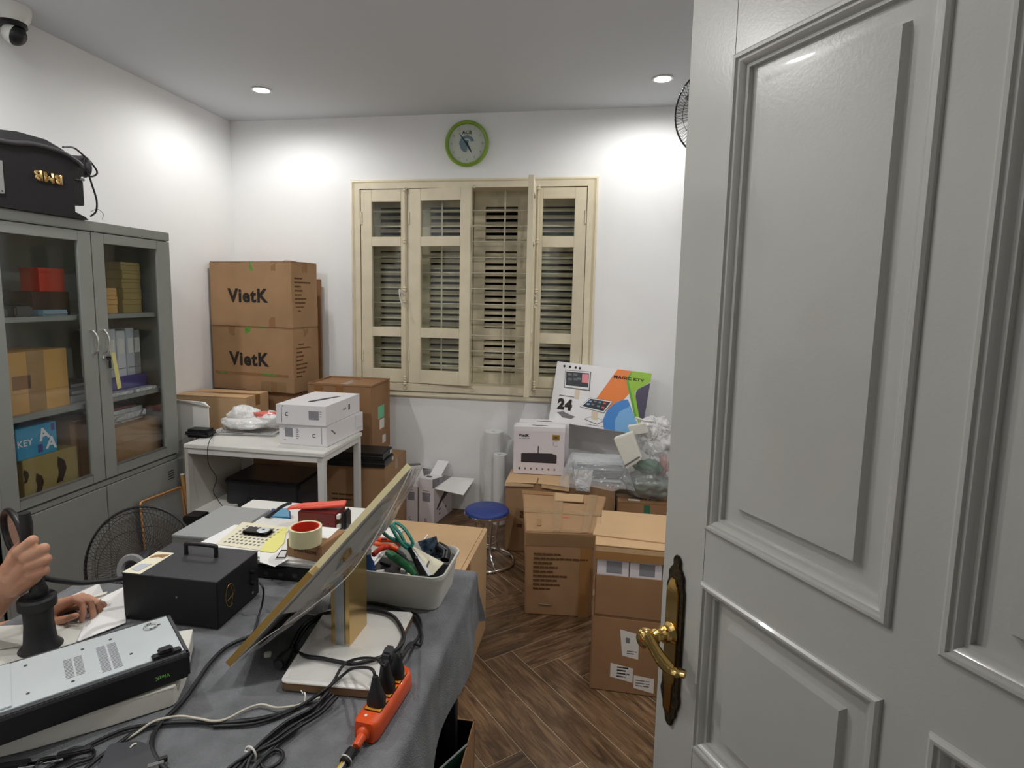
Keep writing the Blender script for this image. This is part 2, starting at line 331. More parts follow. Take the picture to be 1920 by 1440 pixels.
def carton(name, label, cx, cy, z0, w, d, h, rz=0, m='card', cat='box', group=None, seam='x', tape='tape', bev=.004, sag=0, flaps=True):
    """closed carton: body, two top flaps with a gap between them, tape along the seam"""
    t = T(name, label, cat, (cx, cy, z0), R(rz), group)
    bm = bx(-w/2, w/2, -d/2, d/2, 0, h-(.004 if flaps else 0), bev)
    if sag:
        bmesh.ops.subdivide_edges(bm, edges=[e for e in bm.edges if e.calc_length() > .1], cuts=5, use_grid_fill=True)
        for v in bm.verts:
            q = v.co*5+Vector((cx, cy, z0))*3; v.co += Vector((noise.noise(q), noise.noise(q+Vector((9, 0, 0))), .6*noise.noise(q+Vector((0, 9, 0)))*(v.co.z > .02)))*sag
    t.part('body', bm, m, 40)
    if flaps:
        g = .003
        if seam == 'x':
            for s in (-1, 1): t.part('flap', bx(-w/2+.002, w/2-.002, min(s*g/2, s*(d/2-.001)), max(s*g/2, s*(d/2-.001)), h-.004, h, .001), m)
        else:
            for s in (-1, 1): t.part('flap', bx(min(s*g/2, s*(w/2-.001)), max(s*g/2, s*(w/2-.001)), -d/2+.002, d/2-.002, h-.004, h, .001), m)
    if tape:
        if seam == 'x': bm = bx(-w/2-.0006, w/2+.0006, -.026, .026, h, h+.0006); bx(-w/2-.0008, -w/2-.0002, -.026, .026, h-.07, h, 0, bm); bx(w/2+.0002, w/2+.0008, -.026, .026, h-.07, h, 0, bm)
        else: bm = bx(-.026, .026, -d/2-.0006, d/2+.0006, h, h+.0006); bx(-.026, .026, -d/2-.0008, -d/2-.0002, h-.07, h, 0, bm)
        t.part('packing_tape', bm, tape)
    t.f = boxfaces(w, d, h)
    return t
# ================================================================ SETTING
XH0, XH1 = P(668, 540, Y=4.15).x, P(1107, 540, Y=4.15).x      # window hole
ZH0, ZH1 = .905, 2.385
HX0, HX1 = XH0+.01, XH1-.01
bm = bx(XL-.15, HX0, DB, DB+.2, 0, CEIL); bx(HX1, XR+.15, DB, DB+.2, 0, CEIL, 0, bm); bx(HX0, HX1, DB, DB+.2, 0, ZH0, 0, bm); bx(HX0, HX1, DB, DB+.2, ZH1, CEIL, 0, bm)
struct('wall_back', bm, 'wall')
struct('wall_left', bx(XL-.15, XL, .1, DB, 0, CEIL), 'wall')
struct('wall_right', bx(XR, XR+.15, .1, DB, 0, CEIL), 'wall')
bm = bx(XL-.15, -.47, .1, YF, 0, CEIL); bx(.70, XR+.15, .1, YF, 0, CEIL, 0, bm); bx(-.47, .70, .1, YF, 2.30, CEIL, 0, bm)
struct('wall_front', bm, 'wall')
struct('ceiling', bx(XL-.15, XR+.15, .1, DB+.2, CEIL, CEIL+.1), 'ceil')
floor = struct('floor', bx(XL-.15, XR+.15, -.9, DB+.2, -.05, -.0015), 'grout')

# herringbone floor tiles, each one an object
TW, TL, GAP = .150, .80, .0035
tu = Vector((math.cos(R(-48.0)), math.sin(R(-48.0)), 0)); tv = Vector((-tu.y, tu.x, 0)); K = Vector((-.410, 2.366, 0))
def clip(poly, a, b, c):                       # keep a*x+b*y<=c
    out = []
    for i in range(len(poly)):
        p, q = poly[i], poly[(i+1) % len(poly)]; dp, dq = a*p.x+b*p.y-c, a*q.x+b*q.y-c
        if dp <= 0: out.append(p)
        if dp*dq < 0: out.append(p+(q-p)*(dp/(dp-dq)))
    return out
def tile(u0, v0, du, dv):
    g = GAP/2; loc = K+tu*(u0+du/2)+tv*(v0+dv/2)
    ang = math.atan2(tu.y, tu.x) if du > dv else math.atan2(tv.y, tv.x)
    poly = [K+tu*a+tv*b for a, b in ((u0+g, v0+g), (u0+du-g, v0+g), (u0+du-g, v0+dv-g), (u0+g, v0+dv-g))]
    for a, b, c in ((1, 0, XR), (-1, 0, -XL), (0, 1, DB), (0, -1, -YF)):
        poly = clip(poly, a, b, c)
        if len(poly) < 3: return
    ar = abs(sum(poly[i].x*poly[(i+1) % len(poly)].y-poly[(i+1) % len(poly)].x*poly[i].y for i in range(len(poly))))/2
    if ar < .0015: return
    m4 = Matrix.Translation(loc) @ Matrix.Rotation(ang, 4, 'Z')
    bm = prism([m4.inverted() @ p for p in poly], (0, 0, -.006))
    o = newobj('floor_tile', bm, M['tile'], floor); o.matrix_local = m4
for n in range(-9, 10):
    for k in range(-40, 41):
        for kind in (0, 1):
            u0, v0 = k*TW+n*TL, k*TW-n*TL
            if kind: v0 += TW
            c = K+tu*(u0+TL/2)+tv*(v0+TL/2)
            if not (XL-1 < c.x < XR+1 and -.8 < c.y < DB+1): continue
            tile(u0, v0, *((TW, TL) if kind else (TL, TW)))

# ---- window
win = struct('window_1', loft_rect((0, 4.15, 0), (1, 0, 0), (0, 0, 1), (0, -1, 0), (P(659.5, 540, Y=4.13).x, P(1115.5, 540, Y=4.13).x, P(700, 741, Y=4.13).z, P(700, 337, Y=4.13).z),
    [(0, .0005), (0, .014), (.006, .022), (.014, .024), (.022, .018), (.030, .014), (.036, .010), (.036, -.03)], cap=False), 'cream')
YW = 4.128
def wx(px): return P(px, 540, Y=YW).x
def wz(py): return P(880, py, Y=YW).z
fx0, fx1, fz0, fz1 = wx(668), wx(1107), wz(737), wz(341)
sx0, sx1, sz0, sz1 = wx(677), wx(1096), wz(723), wz(352)
bm = bx(fx0, sx0, 4.118, 4.35, fz0, fz1); bx(sx1, fx1, 4.118, 4.35, fz0, fz1, 0, bm); bx(sx0, sx1, 4.118, 4.35, fz0, sz0, 0, bm); bx(sx0, sx1, 4.118, 4.35, sz1, fz1, 0, bm)
struct('frame', bm, 'cream', win)
def sash(A, B, z0, z1, rails, sl, sr, name='sash', th=.034, side=1, hardware=True):
    """casement leaf between A and B (x, y) seen from the room; rails: (z0, z1) of each light from top down"""
    A, B = Vector((*A, 0)), Vector((*B, 0)); W = (B-A).length; u = (B-A).normalized(); n = Vector((u.y, -u.x, 0)); zz = Vector((0, 0, 1))
    def bar(a0, a1, b0, b1, bm=None):
        return obox(A+u*(a0+a1)/2+zz*(b0+b1)/2-n*(th/2), u*(a1-a0)/2, n*th/2, zz*(b1-b0)/2, .002, bm)
    bm = bar(0, sl, z0, z1); bar(W-sr, W, z0, z1, bm); zs = [z1]+[z for r in rails for z in (r[1], r[0])]+[z0]
    for a, b in zip(zs[0::2], zs[1::2]): bar(sl, W-sr, b, a, bm)
    s = struct(name, bm, 'cream', win)
    for a, b in rails:
        struct('pane', obox(A+u*(sl+W-sr)/2+zz*(a+b)/2-n*(th*.55), u*((W-sr-sl)/2), n*.0015, zz*(b-a)/2), 'pane', s)
    if hardware:
        for zc in (z1-.20, z0+.20):
            c = A+u*(.006 if side > 0 else W-.006)+n*.004
            struct('hinge', cyl(c+zz*(zc-.045), c+zz*(zc+.045), .0055, 10), 'cream', s)
    return s, A, u, n
def rl(ys, Y=YW): return [(P(880, b, Y=Y).z, P(880, a, Y=Y).z) for a, b in ys]
rails = rl([(376.5, 444), (462, 617), (635, 697)])
s1, A1, u1, n1 = sash((wx(678), YW-.002), (wx(764), YW-.002), sz0+.004, sz1-.004, rails, wx(698)-wx(678), wx(764)-wx(752))
s2, A2, u2, n2 = sash((wx(765.5), YW-.004), (P(881, 540, Y=YW-.055).x, YW-.055), sz0+.004, sz1-.004, rails, wx(789.5)-wx(765.5), .078)
x3 = P(986, 540, Y=3.70).x
s3, A3, u3, n3 = sash((wx(993), YW-.02), (x3, 3.70), sz0+.004, sz1-.004, rails, .075, .078, side=1)
s4, A4, u4, n4 = sash((wx(999), YW-.002), (wx(1095), YW-.002), sz0+.004, sz1-.004, rl([(374, 443), (463, 621), (640, 702)]), wx(1014)-wx(999), wx(1095)-wx(1073), side=-1)
def bolt(px, s, yoff=.012, handle_dir=1):
    x = wx(px); y = YW-.002-yoff; z0, z1 = wz(731), wz(349); prof = []
    b = struct('bolt_rod', cyl((x, y, z0+.02), (x, y, z1-.01), .0062, 10), 'cream', s)
    for zc, q in ((z1-.02, 1.3), (wz(453), 1), (wz(544), 1.2), (wz(566), 1.1), (z0+.07, 1), (z0+.035, 1.3)):
        struct('knob', lathe([(0, -.018), (.008, -.018), (.013*q, -.008), (.009, 0), (.013*q, .008), (.008, .018), (0, .018)], (x, y-.001, zc), (0, 0, 1), 12), 'cream', b)
    struct('keeper', torus((x, y+.002, z0-.002), (0, 1, 0), .012, .0035, 20, 6), 'cream_dirty', b)
    struct('handle', tube([(x, y-.008, wz(556)), (x-.012*handle_dir, y-.03, wz(551)), (x-.028*handle_dir, y-.036, wz(545)), (x-.020*handle_dir, y-.04, wz(562)), (x-.002, y-.044, wz(575))], .0058, 8), 'offwhite', b)
bolt(760, s1); bolt(1006, s4, .014, 1)
for px, py in ((888, 350), (888, 729)): struct('latch', torus((wx(px), 4.110, wz(py)), (0, 1, 0), .012, .003, 16, 6), 'cream', win)
# iron bars between glass and shutters
YB = 4.225
grille = struct('security_grille', bx(HX0+.005, HX0+.017, YB-.004, YB+.004, .93, 2.36), 'bar', win)
for i in range(11):
    z = P(900, 395+i*29.3, Y=YB).z
    struct('grille_bar', cyl((HX0, YB, z), (HX1, YB, z), .0052, 8), 'bar', grille)
for px in (828, 944.5, 1003): struct('grille_bar', cyl((P(px, 540, Y=YB-.01).x, YB-.01, .93), (P(px, 540, Y=YB-.01).x, YB-.01, 2.36), .0062, 8), 'bar', grille)
# louvred shutters
YS = 4.30
def qx(px): return P(px, 540, Y=YS).x
def qz(py): return P(880, py, Y=YS).z
groups = [(388, 451, 5), (471, 615, 12), (636, 696, 5)]
slat_me = None
for a, b, c, d in ((674, 713, 766, 786), (787, 806, 866, 886.5), (887.5, 908.5, 968, 990), (991, 1010, 1080, 1104)):
    bm = bx(qx(a), qx(b), YS, YS+.03, .93, 2.37, .001); bx(qx(c), qx(d), YS, YS+.03, .93, 2.37, .001, bm)
    zs = [2.37]+[z for g in groups for z in (qz(g[0]), qz(g[1]))]+[.93]
    for z1, z0 in zip(zs[0::2], zs[1::2]): bx(qx(b), qx(c), YS, YS+.03, z0, z1, .001, bm)
    sh = struct('shutter', bm, 'cream_dirty', win)
    for g0, g1, n in groups:
        z1, z0 = qz(g0), qz(g1); st = (z1-z0)/n
        for i in range(n):
            zc = z0+(i+.5)*st
            struct('slat', obox(((qx(b)+qx(c))/2, YS+.012, zc), ((qx(c)-qx(b))/2, 0, 0), (0, .016, .013), (0, -.0022, .0026)), 'cream_dirty', sh)
struct('wall_outside', bx(HX0-.3, HX1+.3, 4.62, 4.64, .5, 2.8), 'dark_out')  # dark sheet added for the night darkness behind the shutters

# ---- door, standing half open
DO = Vector((.168, 1.036, 0)); DU = Vector((.509, -.861, 0)).normalized(); DN = Vector((-DU.y, DU.x, 0)); DN = -DN if DN.dot(DO) > 0 else DN  # DN points to the camera side
ZU = Vector((0, 0, 1)); SW, DT = -.0375, .040
DW = .935
def dpt(s, z, h=0): return DO+DU*s+ZU*z+DN*h
def dbox(s0, s1, z0, z1, h0, h1, bev=0, bm=None):
    return obox(dpt((s0+s1)/2, (z0+z1)/2, (h0+h1)/2), DU*(s1-s0)/2, DN*(h1-h0)/2, ZU*(z1-z0)/2, bev, bm)
cols = [(.067, .376), (.431, .740)]; rows = [(.14, .722), (.827, 1.130), (1.222, 1.966)]
DW1 = .862
bm = dbox(SW, cols[0][0], .006, 2.13, -DT, 0, .0015)
dbox(cols[0][1], cols[1][0], .006, 2.13, -DT, 0, 0, bm); dbox(cols[1][1], DW1, .006, 2.13, -DT, 0, 0, bm)
for c0, c1 in cols:
    for z0, z1 in ((.006, rows[0][0]), (rows[0][1], rows[1][0]), (rows[1][1], rows[2][0]), (rows[2][1], 2.13)): dbox(c0, c1, z0, z1, -DT, 0, 0, bm)
door = struct('door_1', bm, 'door')
prof = [(-.001, .0004), (.000, .0045), (.0035, .0075), (.0075, .0070), (.0095, .0030), (.0125, .0025), (.0165, -.001), (.0185, -.0060), (.0225, -.0070), (.0235, -.0150), (.033, -.0155), (.0515, -.0135), (.0555, -.0035)]
for c0, c1 in cols:
    for z0, z1 in rows:
        struct('door_panel', loft_rect(DO, DU, ZU, DN, (c0, c1, z0, z1), prof), 'door', door)
        struct('door_panel_back', dbox(c0-.001, c1+.001, z0-.001, z1+.001, -DT+.004, -.022), 'door', door)
for o in [o for o in C.objects if o.name.startswith('door_panel') and 'back' not in o.name]: smooth_by_angle(o, 28)
for zc in (.25, 1.1, 1.9): struct('hinge', cyl(dpt(DW1+.005, zc-.05, -.02), dpt(DW1+.005, zc+.05, -.02), .007, 12), 'brass', door)
# brass lever handle on its plate
def outline(pts, k=1, n=5):
    """mirror a right-hand profile (s, z) and smooth it"""
    q = [Vector((s*k, z, 0)) for s, z in pts]; q = q+[Vector((-v.x, v.y, 0)) for v in reversed(q)]; return q
pl = [(.004, .148), (.010, .140), (.009, .128), (.015, .122), (.021, .112), (.020, .098), (.024, .088), (.024, .0), (.024, -.105), (.027, -.118), (.024, -.130), (.019, -.140), (.018, -.152), (.012, -.160), (.009, -.172), (.003, -.178)]
SH, ZHH = .0045, 1.0
plate = struct('handle_plate', prism([dpt(SH+v.x, ZHH+v.y, .0003) for v in outline(pl)], DN*.0050, bev=.0016), 'tarnish', door)
pl2 = [(.006, .104), (.012, .092), (.0165, .080), (.0165, -.085), (.010, -.098), (.008, -.150)]
struct('brass_face', prism([dpt(SH-.003+v.x, ZHH+v.y, .0050) for v in outline(pl2)], DN*.0035, bev=.0014), 'brass', plate)
hb = dpt(SH-.002, ZHH+.002, .006)
struct('handle_rose', lathe([(.0, 0), (.019, 0), (.019, .003), (.014, .009), (.0125, .013), (.015, .016), (.015, .020), (.0105, .024), (.0095, .030), (.0125, .033), (.0125, .037), (.0095, .041), (.0095, .050), (.0, .050)], hb, DN, 24), 'brass', plate)
hk = hb+DN*.056
struct('handle_knob', lathe([(0, -.012), (.0155, -.010), (.0175, 0), (.0155, .008), (.0105, .0125), (0, .014)], hk, DN, 24), 'brass', plate)
lev = [dpt(-.003, 1.012, .062), dpt(.008, 1.012, .062), dpt(.020, .996, .057), dpt(.034, .979, .050), dpt(.050, .968, .041), dpt(.070, .970, .028)]
o = struct('handle_lever', tube(lev, [.012, .012, .0115, .0115, .012, .0125, .012, .0105, .0085], 14, 8, squash=.6), 'brass', plate); smooth_by_angle(o, 60)
hk2 = dpt(SH, ZHH-.07, .008)
struct('keyhole', cyl(hk2, hk2+DN*.002, .006, 16), 'black', plate)
# door frame in the front wall
bm = bx(-.47, -.43, .085, YF+.015, 0, 2.26, .002); bx(.66, .70, .085, YF+.015, 0, 2.26, .002, bm); bx(-.47, .70, .085, YF+.015, 2.26, 2.30, .002, bm)
struct('trim_1', bm, 'door')

# ================================================================ LAMPS
for i, (lx, ly, lk) in enumerate(LAMPS):
    lab = ['round recessed ceiling downlight above the left of the window', 'round recessed ceiling downlight beside the open door', 'round recessed ceiling downlight above the near end of the cabinet', 'round recessed ceiling downlight hidden behind the open door', 'round recessed ceiling downlight over the cloth table near the doorway'][i]
    t = T('downlight', lab, 'ceiling light', (lx, ly, CEIL), 0, 'ceiling downlights')
    t.part('trim_ring', lathe([(.046, .0), (.060, -.001), (.062, -.004), (.056, -.007), (.047, -.005), (.046, 0)], (0, 0, 0), (0, 0, 1), 40), 'whitemetal', 30)
    t.part('diffuser', lathe([(0, -.0035), (.046, -.0035), (.046, -.0005), (0, -.0005)], (0, 0, 0), (0, 0, 1), 40), 'lampglow')
    L = bpy.data.lights.new('downlight_lamp', 'SPOT'); L.energy = LAMP_POWER*lk; L.spot_size = R(178); L.spot_blend = .55; L.shadow_soft_size = .045; L.color = (1, .98, .955)
    lo = bpy.data.objects.new('downlight_lamp', L); C.objects.link(lo); lo.parent = t.o; lo.location = (0, 0, -.012)
# ================================================================ CABINET
CX, CB = -2.30, -2.685; Y0, YM, Y1 = 1.905, 2.421, 2.940; CT = 1.912
t = T('display_cabinet', 'tall grey steel cabinet with two glazed doors against the left wall', 'cabinet', (CX-.19, YM, 0)); cab = t
W = lambda *a, **k: t.part(*a, world=True, **k)
bm = bx(CB, CX-.022, Y0, Y0+.012, 0, CT); bx(CB, CX-.022, Y1-.012, Y1, 0, CT, 0, bm); bx(CB, CB+.01, Y0, Y1, 0, CT, 0, bm); bx(CB, CX-.002, Y0-.002, Y1+.002, CT-.045, CT, .003, bm); bx(CB, CX-.022, Y0, Y1, 0, .06, 0, bm)
bx(CB, CX-.022, Y0, Y1, .655, .69, 0, bm); bx(CX-.022, CX-.004, Y0, Y1, .650, .672, 0, bm)
bx(CX-.03, CX-.022, Y0, Y0+.04, 0, CT, 0, bm); bx(CX-.03, CX-.022, Y1-.04, Y1, 0, CT, 0, bm)
W('carcass', bm, 'cab')
for z in (1.478, 1.062): W('shelf', bx(CB+.01, CX-.04, Y0+.012, Y1-.012, z-.022, z, .002), 'cab')
def cdoor(y0, y1, z0, z1, g):
    gy0, gy1, gz0, gz1 = g
    bm = bx(CX-.02, CX, y0, gy0, z0, z1, .0015); bx(CX-.02, CX, gy1, y1, z0, z1, .0015, bm); bx(CX-.02, CX, gy0, gy1, z0, gz0, .0015, bm); bx(CX-.02, CX, gy0, gy1, gz1, z1, .0015, bm)
    d = W('glass_door', bm, 'cab')
    W('glass', bx(CX-.012, CX-.009, gy0-.004, gy1+.004, gz0-.004, gz1+.004), 'cabglass', parent=d)
    W('bead', bx(CX-.009, CX+.003, gy0, gy1, gz0-.004, gz0+.001, .0005), 'steel', parent=d)
    return d
dl = cdoor(Y0+.004, YM-.0025, .682, CT-.050, (1.985, 2.348, .728, 1.816)); dr = cdoor(YM+.0025, Y1-.004, .682, CT-.050, (2.492, 2.838, .736, 1.816))
for d, y in ((dl, 2.386), (dr, 2.450)):
    z = 1.352
    W('handle', tube([(CX, y, z+.058), (CX+.018, y+.001, z+.050), (CX+.030, y+.006, z+.02), (CX+.030, y+.006, z-.02), (CX+.018, y+.001, z-.050), (CX, y, z-.058)], .0048, 8), 'chrome', smooth=50, parent=d)
W('lock', lathe([(0, 0), (.011, 0), (.011, .004), (.007, .006), (.007, .014), (0, .015)], (CX, 2.452, 1.275), (1, 0, 0), 20), 'chrome', parent=dr)
for a, b in ((Y0+.004, YM-.0025), (YM+.0025, Y1-.004)):
    d = W('lower_door', bx(CX-.02, CX, a, b, .065, .645, .002), 'cab')
    if b > 2.6:
        bm = bmesh.new()
        for i in range(4): bx(CX, CX+.0012, 2.838, 2.885, .545+i*.014, .551+i*.014, 0, bm)
        W('vent_slots', bm, 'darkgrey', parent=d)
k = T('key_bunch', 'bunch of small keys with a long yellow tag hanging in the cabinet lock', 'keys', (CX+.016, 2.452, 1.275))
k.part('key', obox((.006, .006, -.004), (.012, 0, 0), (0, .0012, 0), (0, 0, .009), .001), 'black'); k.part('key', obox((.006, .010, -.034), (.004, .004, 0), (-.0008, .0008, 0), (0, 0, .018), .0006), 'black')
k.part('ring', torus((.006, .008, -.016), (0, 1, .3), .010, .0012, 20, 6), 'chrome')
k.part('tag', prism([(.010, .016, .020), (.010, .038, .024), (.014, .062, -.155), (.014, .038, -.160)], (.0015, 0, 0)), 'keytag')
# contents, shelf by shelf; x is depth behind the glass
def cbox(name, label, x0, x1, y0, y1, z0, z1, m, cat='box', group=None, bev=.002):
    q = T(name, label, cat, ((x0+x1)/2, (y0+y1)/2, z0), 0, group)
    q.part('body', bx(-(x1-x0)/2, (x1-x0)/2, -(y1-y0)/2, (y1-y0)/2, 0, z1-z0, bev), m); q.w, q.d, q.h = x1-x0, y1-y0, z1-z0
    q.f = boxfaces(x1-x0, y1-y0, z1-z0); return q
q = cbox('red_box', 'bright red box on the top shelf behind the left glass door', -2.53, -2.43, 2.265, 2.395, 1.585, 1.69, 'red'); q.part('lid', bx(-.051, .051, -.066, .066, .085, .1055, .001), 'red')
q = cbox('dark_box', 'dark brown box under the red box on the cabinet top shelf', -2.60, -2.42, 2.215, 2.405, 1.478, 1.5845, 'darkbrown')
for i, (y, hh) in enumerate(((2.02, .06), (2.13, .075))):
    q = T('coiled_adapter', ['dark power adapter with coiled lead at far left of the top shelf', 'dark power adapter with a shiny label left of the red box'][i], 'adapter', (-2.40, y-.01, 1.478))
    q.part('body', bx(-.045, .045, -.04, .04, 0, hh*.6, .006), 'darkgrey'); q.part('lead', torus((0, 0, hh*.6+.006), (0, 0, 1), .03, .005, 24, 6), 'black'); q.part('label', bx(-.02, .02, -.02, .02, hh*.6, hh*.6+.001), 'grey')
q = cbox('blue_pouch', 'pale blue packet on the top shelf of the cabinet, left side', -2.41, -2.35, 2.20, 2.32, 1.478, 1.505, 'bluegrey'); q.part('seal', bx(.03, .036, -.055, .055, .01, .014), 'grey')
# small cartons behind the right door, top shelf
for i, (y0, y1, zs, m) in enumerate(((2.575, 2.665, [1.478, 1.522, 1.565, 1.607], 'woodbox'), (2.70, 2.83, [1.478, 1.548, 1.605, 1.655, 1.700, 1.742], 'olive'))):
    for j in range(len(zs)-1):
        pos = ['bottom', 'second', 'third', 'fourth', 'top'][j] if j < len(zs)-2 else 'top'
        q = cbox('small_carton', ('short' if i == 0 else 'tall')+' stack of small cartons behind the right glass door, the '+pos+' one', -2.52+.004*j, -2.40+.003*(j % 2), y0+.003*(j % 2), y1, zs[j], zs[j+1]-.0005, m, group='small cartons on the top shelf')
        q.part('lid_edge', bx(q.w/2, q.w/2+.001, -q.d/2+.002, q.d/2-.002, q.h*.62, q.h*.65), 'printbrown')
# middle shelf
q = cbox('wooden_tone_carton', 'large light brown carton on the middle shelf behind the left glass door', -2.60, -2.385, 1.99, 2.335, 1.062, 1.328, 'woodbox')
q.f['R'].rect; ff = Face((q.w/2, -q.d/2, 0), (0, 1, 0), (0, 0, 1), q.d, q.h)
ff.rect(q, 'packing_tape', .42, .0, .66, 1, 'tapeclear'); ff.rect(q, 'stain', .22, .40, .46, .62, 'tape'); ff.rect(q, 'fold_line', 0, .33, 1, .335, 'tape')
q = cbox('stacked_card', 'small dark box standing behind the light brown carton', -2.64, -2.61, 2.03, 2.14, 1.062, 1.40, 'card2'); q.part('lid', bx(-.016, .016, -.056, .056, .29, .34), 'card2')
for i, z in enumerate((1.062, 1.097, 1.131)):
    q = cbox('flat_device', ['grey flat device at the bottom of the pile beside the light brown carton', 'grey flat device in the middle of the pile beside the light brown carton', 'dark flat device on top of the pile beside the light brown carton'][i], -2.52, -2.40, 2.35-.002*i, 2.47-.005*i, z, z+.034, ['grey', 'darkgrey', 'black'][i], 'device'); q.part('front_strip', bx(q.w/2, q.w/2+.001, -.045, .045, .008, .02), 'grey')
for i, y in enumerate((2.625, 2.688, 2.751, 2.803)):
    q = cbox('ring_binder', ['first', 'second', 'third', 'fourth'][i]+' pale box file from the left standing on the purple box', -2.60, -2.44, y, y+.058-.012*(i == 3), 1.142, 1.395-.012*(i % 2), ['binder2', 'binder', 'binder2', 'grey'][i], 'file', 'box files on the purple box')
    q.part('spine_label', bx(q.w/2, q.w/2+.0008, -.018, .018, .12, .2), 'label'); q.part('spine_line', bx(q.w/2, q.w/2+.0009, -.022, .022, .04, .045), 'printgrey')
q = cbox('purple_box', 'low purple box under the pale box files in the cabinet', -2.62, -2.42, 2.615, 2.86, 1.0625, 1.1415, 'purple'); q.part('lid', bx(-.101, .101, -.123, .123, .055, .0788, .001), 'purple')
for i in range(2):
    q = cbox('clear_packet', ['clear flat packet at the front edge of the middle shelf, nearer one', 'clear flat packet at the front edge of the middle shelf, farther one'][i], -2.41, -2.35, 2.53+i*.17, 2.68+i*.17, 1.0625, 1.078, 'bagthick', 'packet'); q.part('insert', bx(-.02, .02, -.05, .05, .002, .010), 'label')
# bottom shelf
q = cbox('olive_carton', 'yellow brown fruit carton with dark curved prints at the cabinet bottom', -2.62, -2.36, 2.06, 2.33, .6905, .868, 'olive'); ff = Face((q.w/2, -q.d/2, 0), (0, 1, 0), (0, 0, 1), q.d, q.h)
for a, b, k_ in ((.62, .5, 1), (.22, .32, .8), (.02, .6, .5)):
    c = [(a, b+.36*k_), (a+.12*k_, b+.22*k_), (a+.15*k_, b), (a+.06*k_, b-.3*k_), (a-.06*k_, b-.32*k_), (a+.0, b-.05), (a-.02, b+.15*k_)]
    ff.poly(q, 'curved_print', [(min(max(x, 0), 1), min(max(y, 0), 1)) for x, y in c], 'banana')
q = cbox('blue_box', 'light blue box with white letters on top of the fruit carton', -2.60, -2.37, 2.05, 2.24, .8685, 1.005, 'cabblue'); ff = Face((q.w/2, -q.d/2, 0), (0, 1, 0), (0, 0, 1), q.d, q.h)
ff.text(q, 'KEY', .20, .52, .028, 'white', .02); ff.text(q, 'A', .66, .68, .055, 'white', .03, rot=.2); ff.text(q, 'A', .84, .34, .055, 'white', .03, rot=-.1); ff.rect(q, 'dark_panel', .5, .10, .62, .36, 'purple'); ff.rect(q, 'dark_panel', .86, .72, .95, .95, 'purple')
q = cbox('leaning_card', 'brown carton with folded edges right of the blue box in the cabinet', -2.60, -2.40, 2.34, 2.49, .6905, .975, 'card2'); q.part('fold', bx(.1, .102, -.05, -.03, 0, .28), 'tape'); q.part('open_flap', bx(-.02, .12, -.075, .075, .285, .289), 'card')
q = cbox('brown_box', 'large brown box on the cabinet bottom behind the right glass door', -2.60, -2.375, 2.56, 2.89, .6905, .895, 'card'); q.part('crease', bx(.1125, .1132, -.165, .165, .115, .118), 'card2')
q = cbox('folded_bag', 'grey crumpled bag on the large brown box in the cabinet', -2.60, -2.42, 2.58, 2.86, .8955, .965, 'bagthick', 'bag', bev=.02); q.part('fold', tube([(.05, -.1, .072), (.06, 0, .078), (.04, .1, .071)], .006, 6), 'pinkbag')

# ---------------------------------------------------------------- loudspeaker lying upside down on the cabinet
t = T('loudspeaker', 'black karaoke speaker lying upside down on the grey cabinet', 'speaker', (-2.46, 2.0, CT)); W = lambda *a, **k: t.part(*a, world=True, **k)
XF = -2.285
def sp(x, y, X=XF): return P(x, y, X=X)
zb = CT+.001
fr = [Vector((XF, 1.62, zb)), Vector((XF, sp(166, 406).y, zb)), Vector((XF, sp(160, 400).y, zb+.012)), Vector((XF, sp(141, 392).y, zb+.028)), sp(138, 335), sp(150, 336), sp(160, 320), sp(152, 312), sp(143, 303), sp(112, 285), sp(60, 271), sp(0, 265)]
fr += [Vector((XF, 1.80, fr[-1].z+.004)), Vector((XF, 1.62, fr[-1].z-.015))]
for f_ in fr: f_.x = XF
bm = bmesh.new(); n = len(fr)
a = [bm.verts.new(p) for p in fr]; b = [bm.verts.new(Vector((XF-.36, p.y-(.05 if p.y > 2.1 else 0), p.z+.010*(p.z > 2.0)))) for p in fr]
top = [bm.verts.new(Vector((XF-.06, p.y-.005, p.z+(.052 if p.z > 2.05 else 0)))) for p in fr]
bm.faces.new(a); bm.faces.new(b[::-1])
for i in range(n):
    j = (i+1) % n; bm.faces.new((a[i], top[i], top[j], a[j])); bm.faces.new((top[i], b[i], b[j], top[j]))
bmesh.ops.recalc_face_normals(bm, faces=bm.faces[:]); W('cabinet_body', bm, 'felt')
fp = Face((XF, 1.62, zb), (0, 1, 0), (0, 0, 1), 1, 1)
bm, w_ = text_bm('BMB', .042, .055); k_ = .130/w_; c = (sp(62, 331)+sp(117, 335))/2
for v in bm.verts: v.co = Vector((XF+.004, c.y-v.co.x*k_, c.z-v.co.y))
r = bmesh.ops.extrude_face_region(bm, geom=bm.faces[:]); bmesh.ops.translate(bm, vec=(-.004, 0, 0), verts=[g for g in r['geom'] if isinstance(g, bmesh.types.BMVert)])
W('emblem', bm, 'gold')
W('nameplate', prism([sp(-30, 298), sp(3, 301), sp(8, 363), sp(-28, 361)], (.003, 0, 0)), 'grey'); W('screw', cyl(sp(4.5, 358, XF+.003), sp(4.5, 358, XF+.005), .003, 10), 'black')
W('top_moulding', tube([Vector((XF-.005, 1.70, fr[-2].z)), sp(0, 264), sp(60, 270), sp(112, 284), sp(143, 302), sp(152, 311)], .010, 8), 'speakertop', smooth=50)
c = sp(152, 310, XF-.10); W('port_tube', lathe([(0, -.10), (.044, -.10), (.047, 0), (.051, .012), (.048, .020), (.038, .022), (.034, .0), (.032, -.06), (0, -.06)], c-ZU*.004, (.25, .95, .1), 28), 'speakertop', smooth=40)
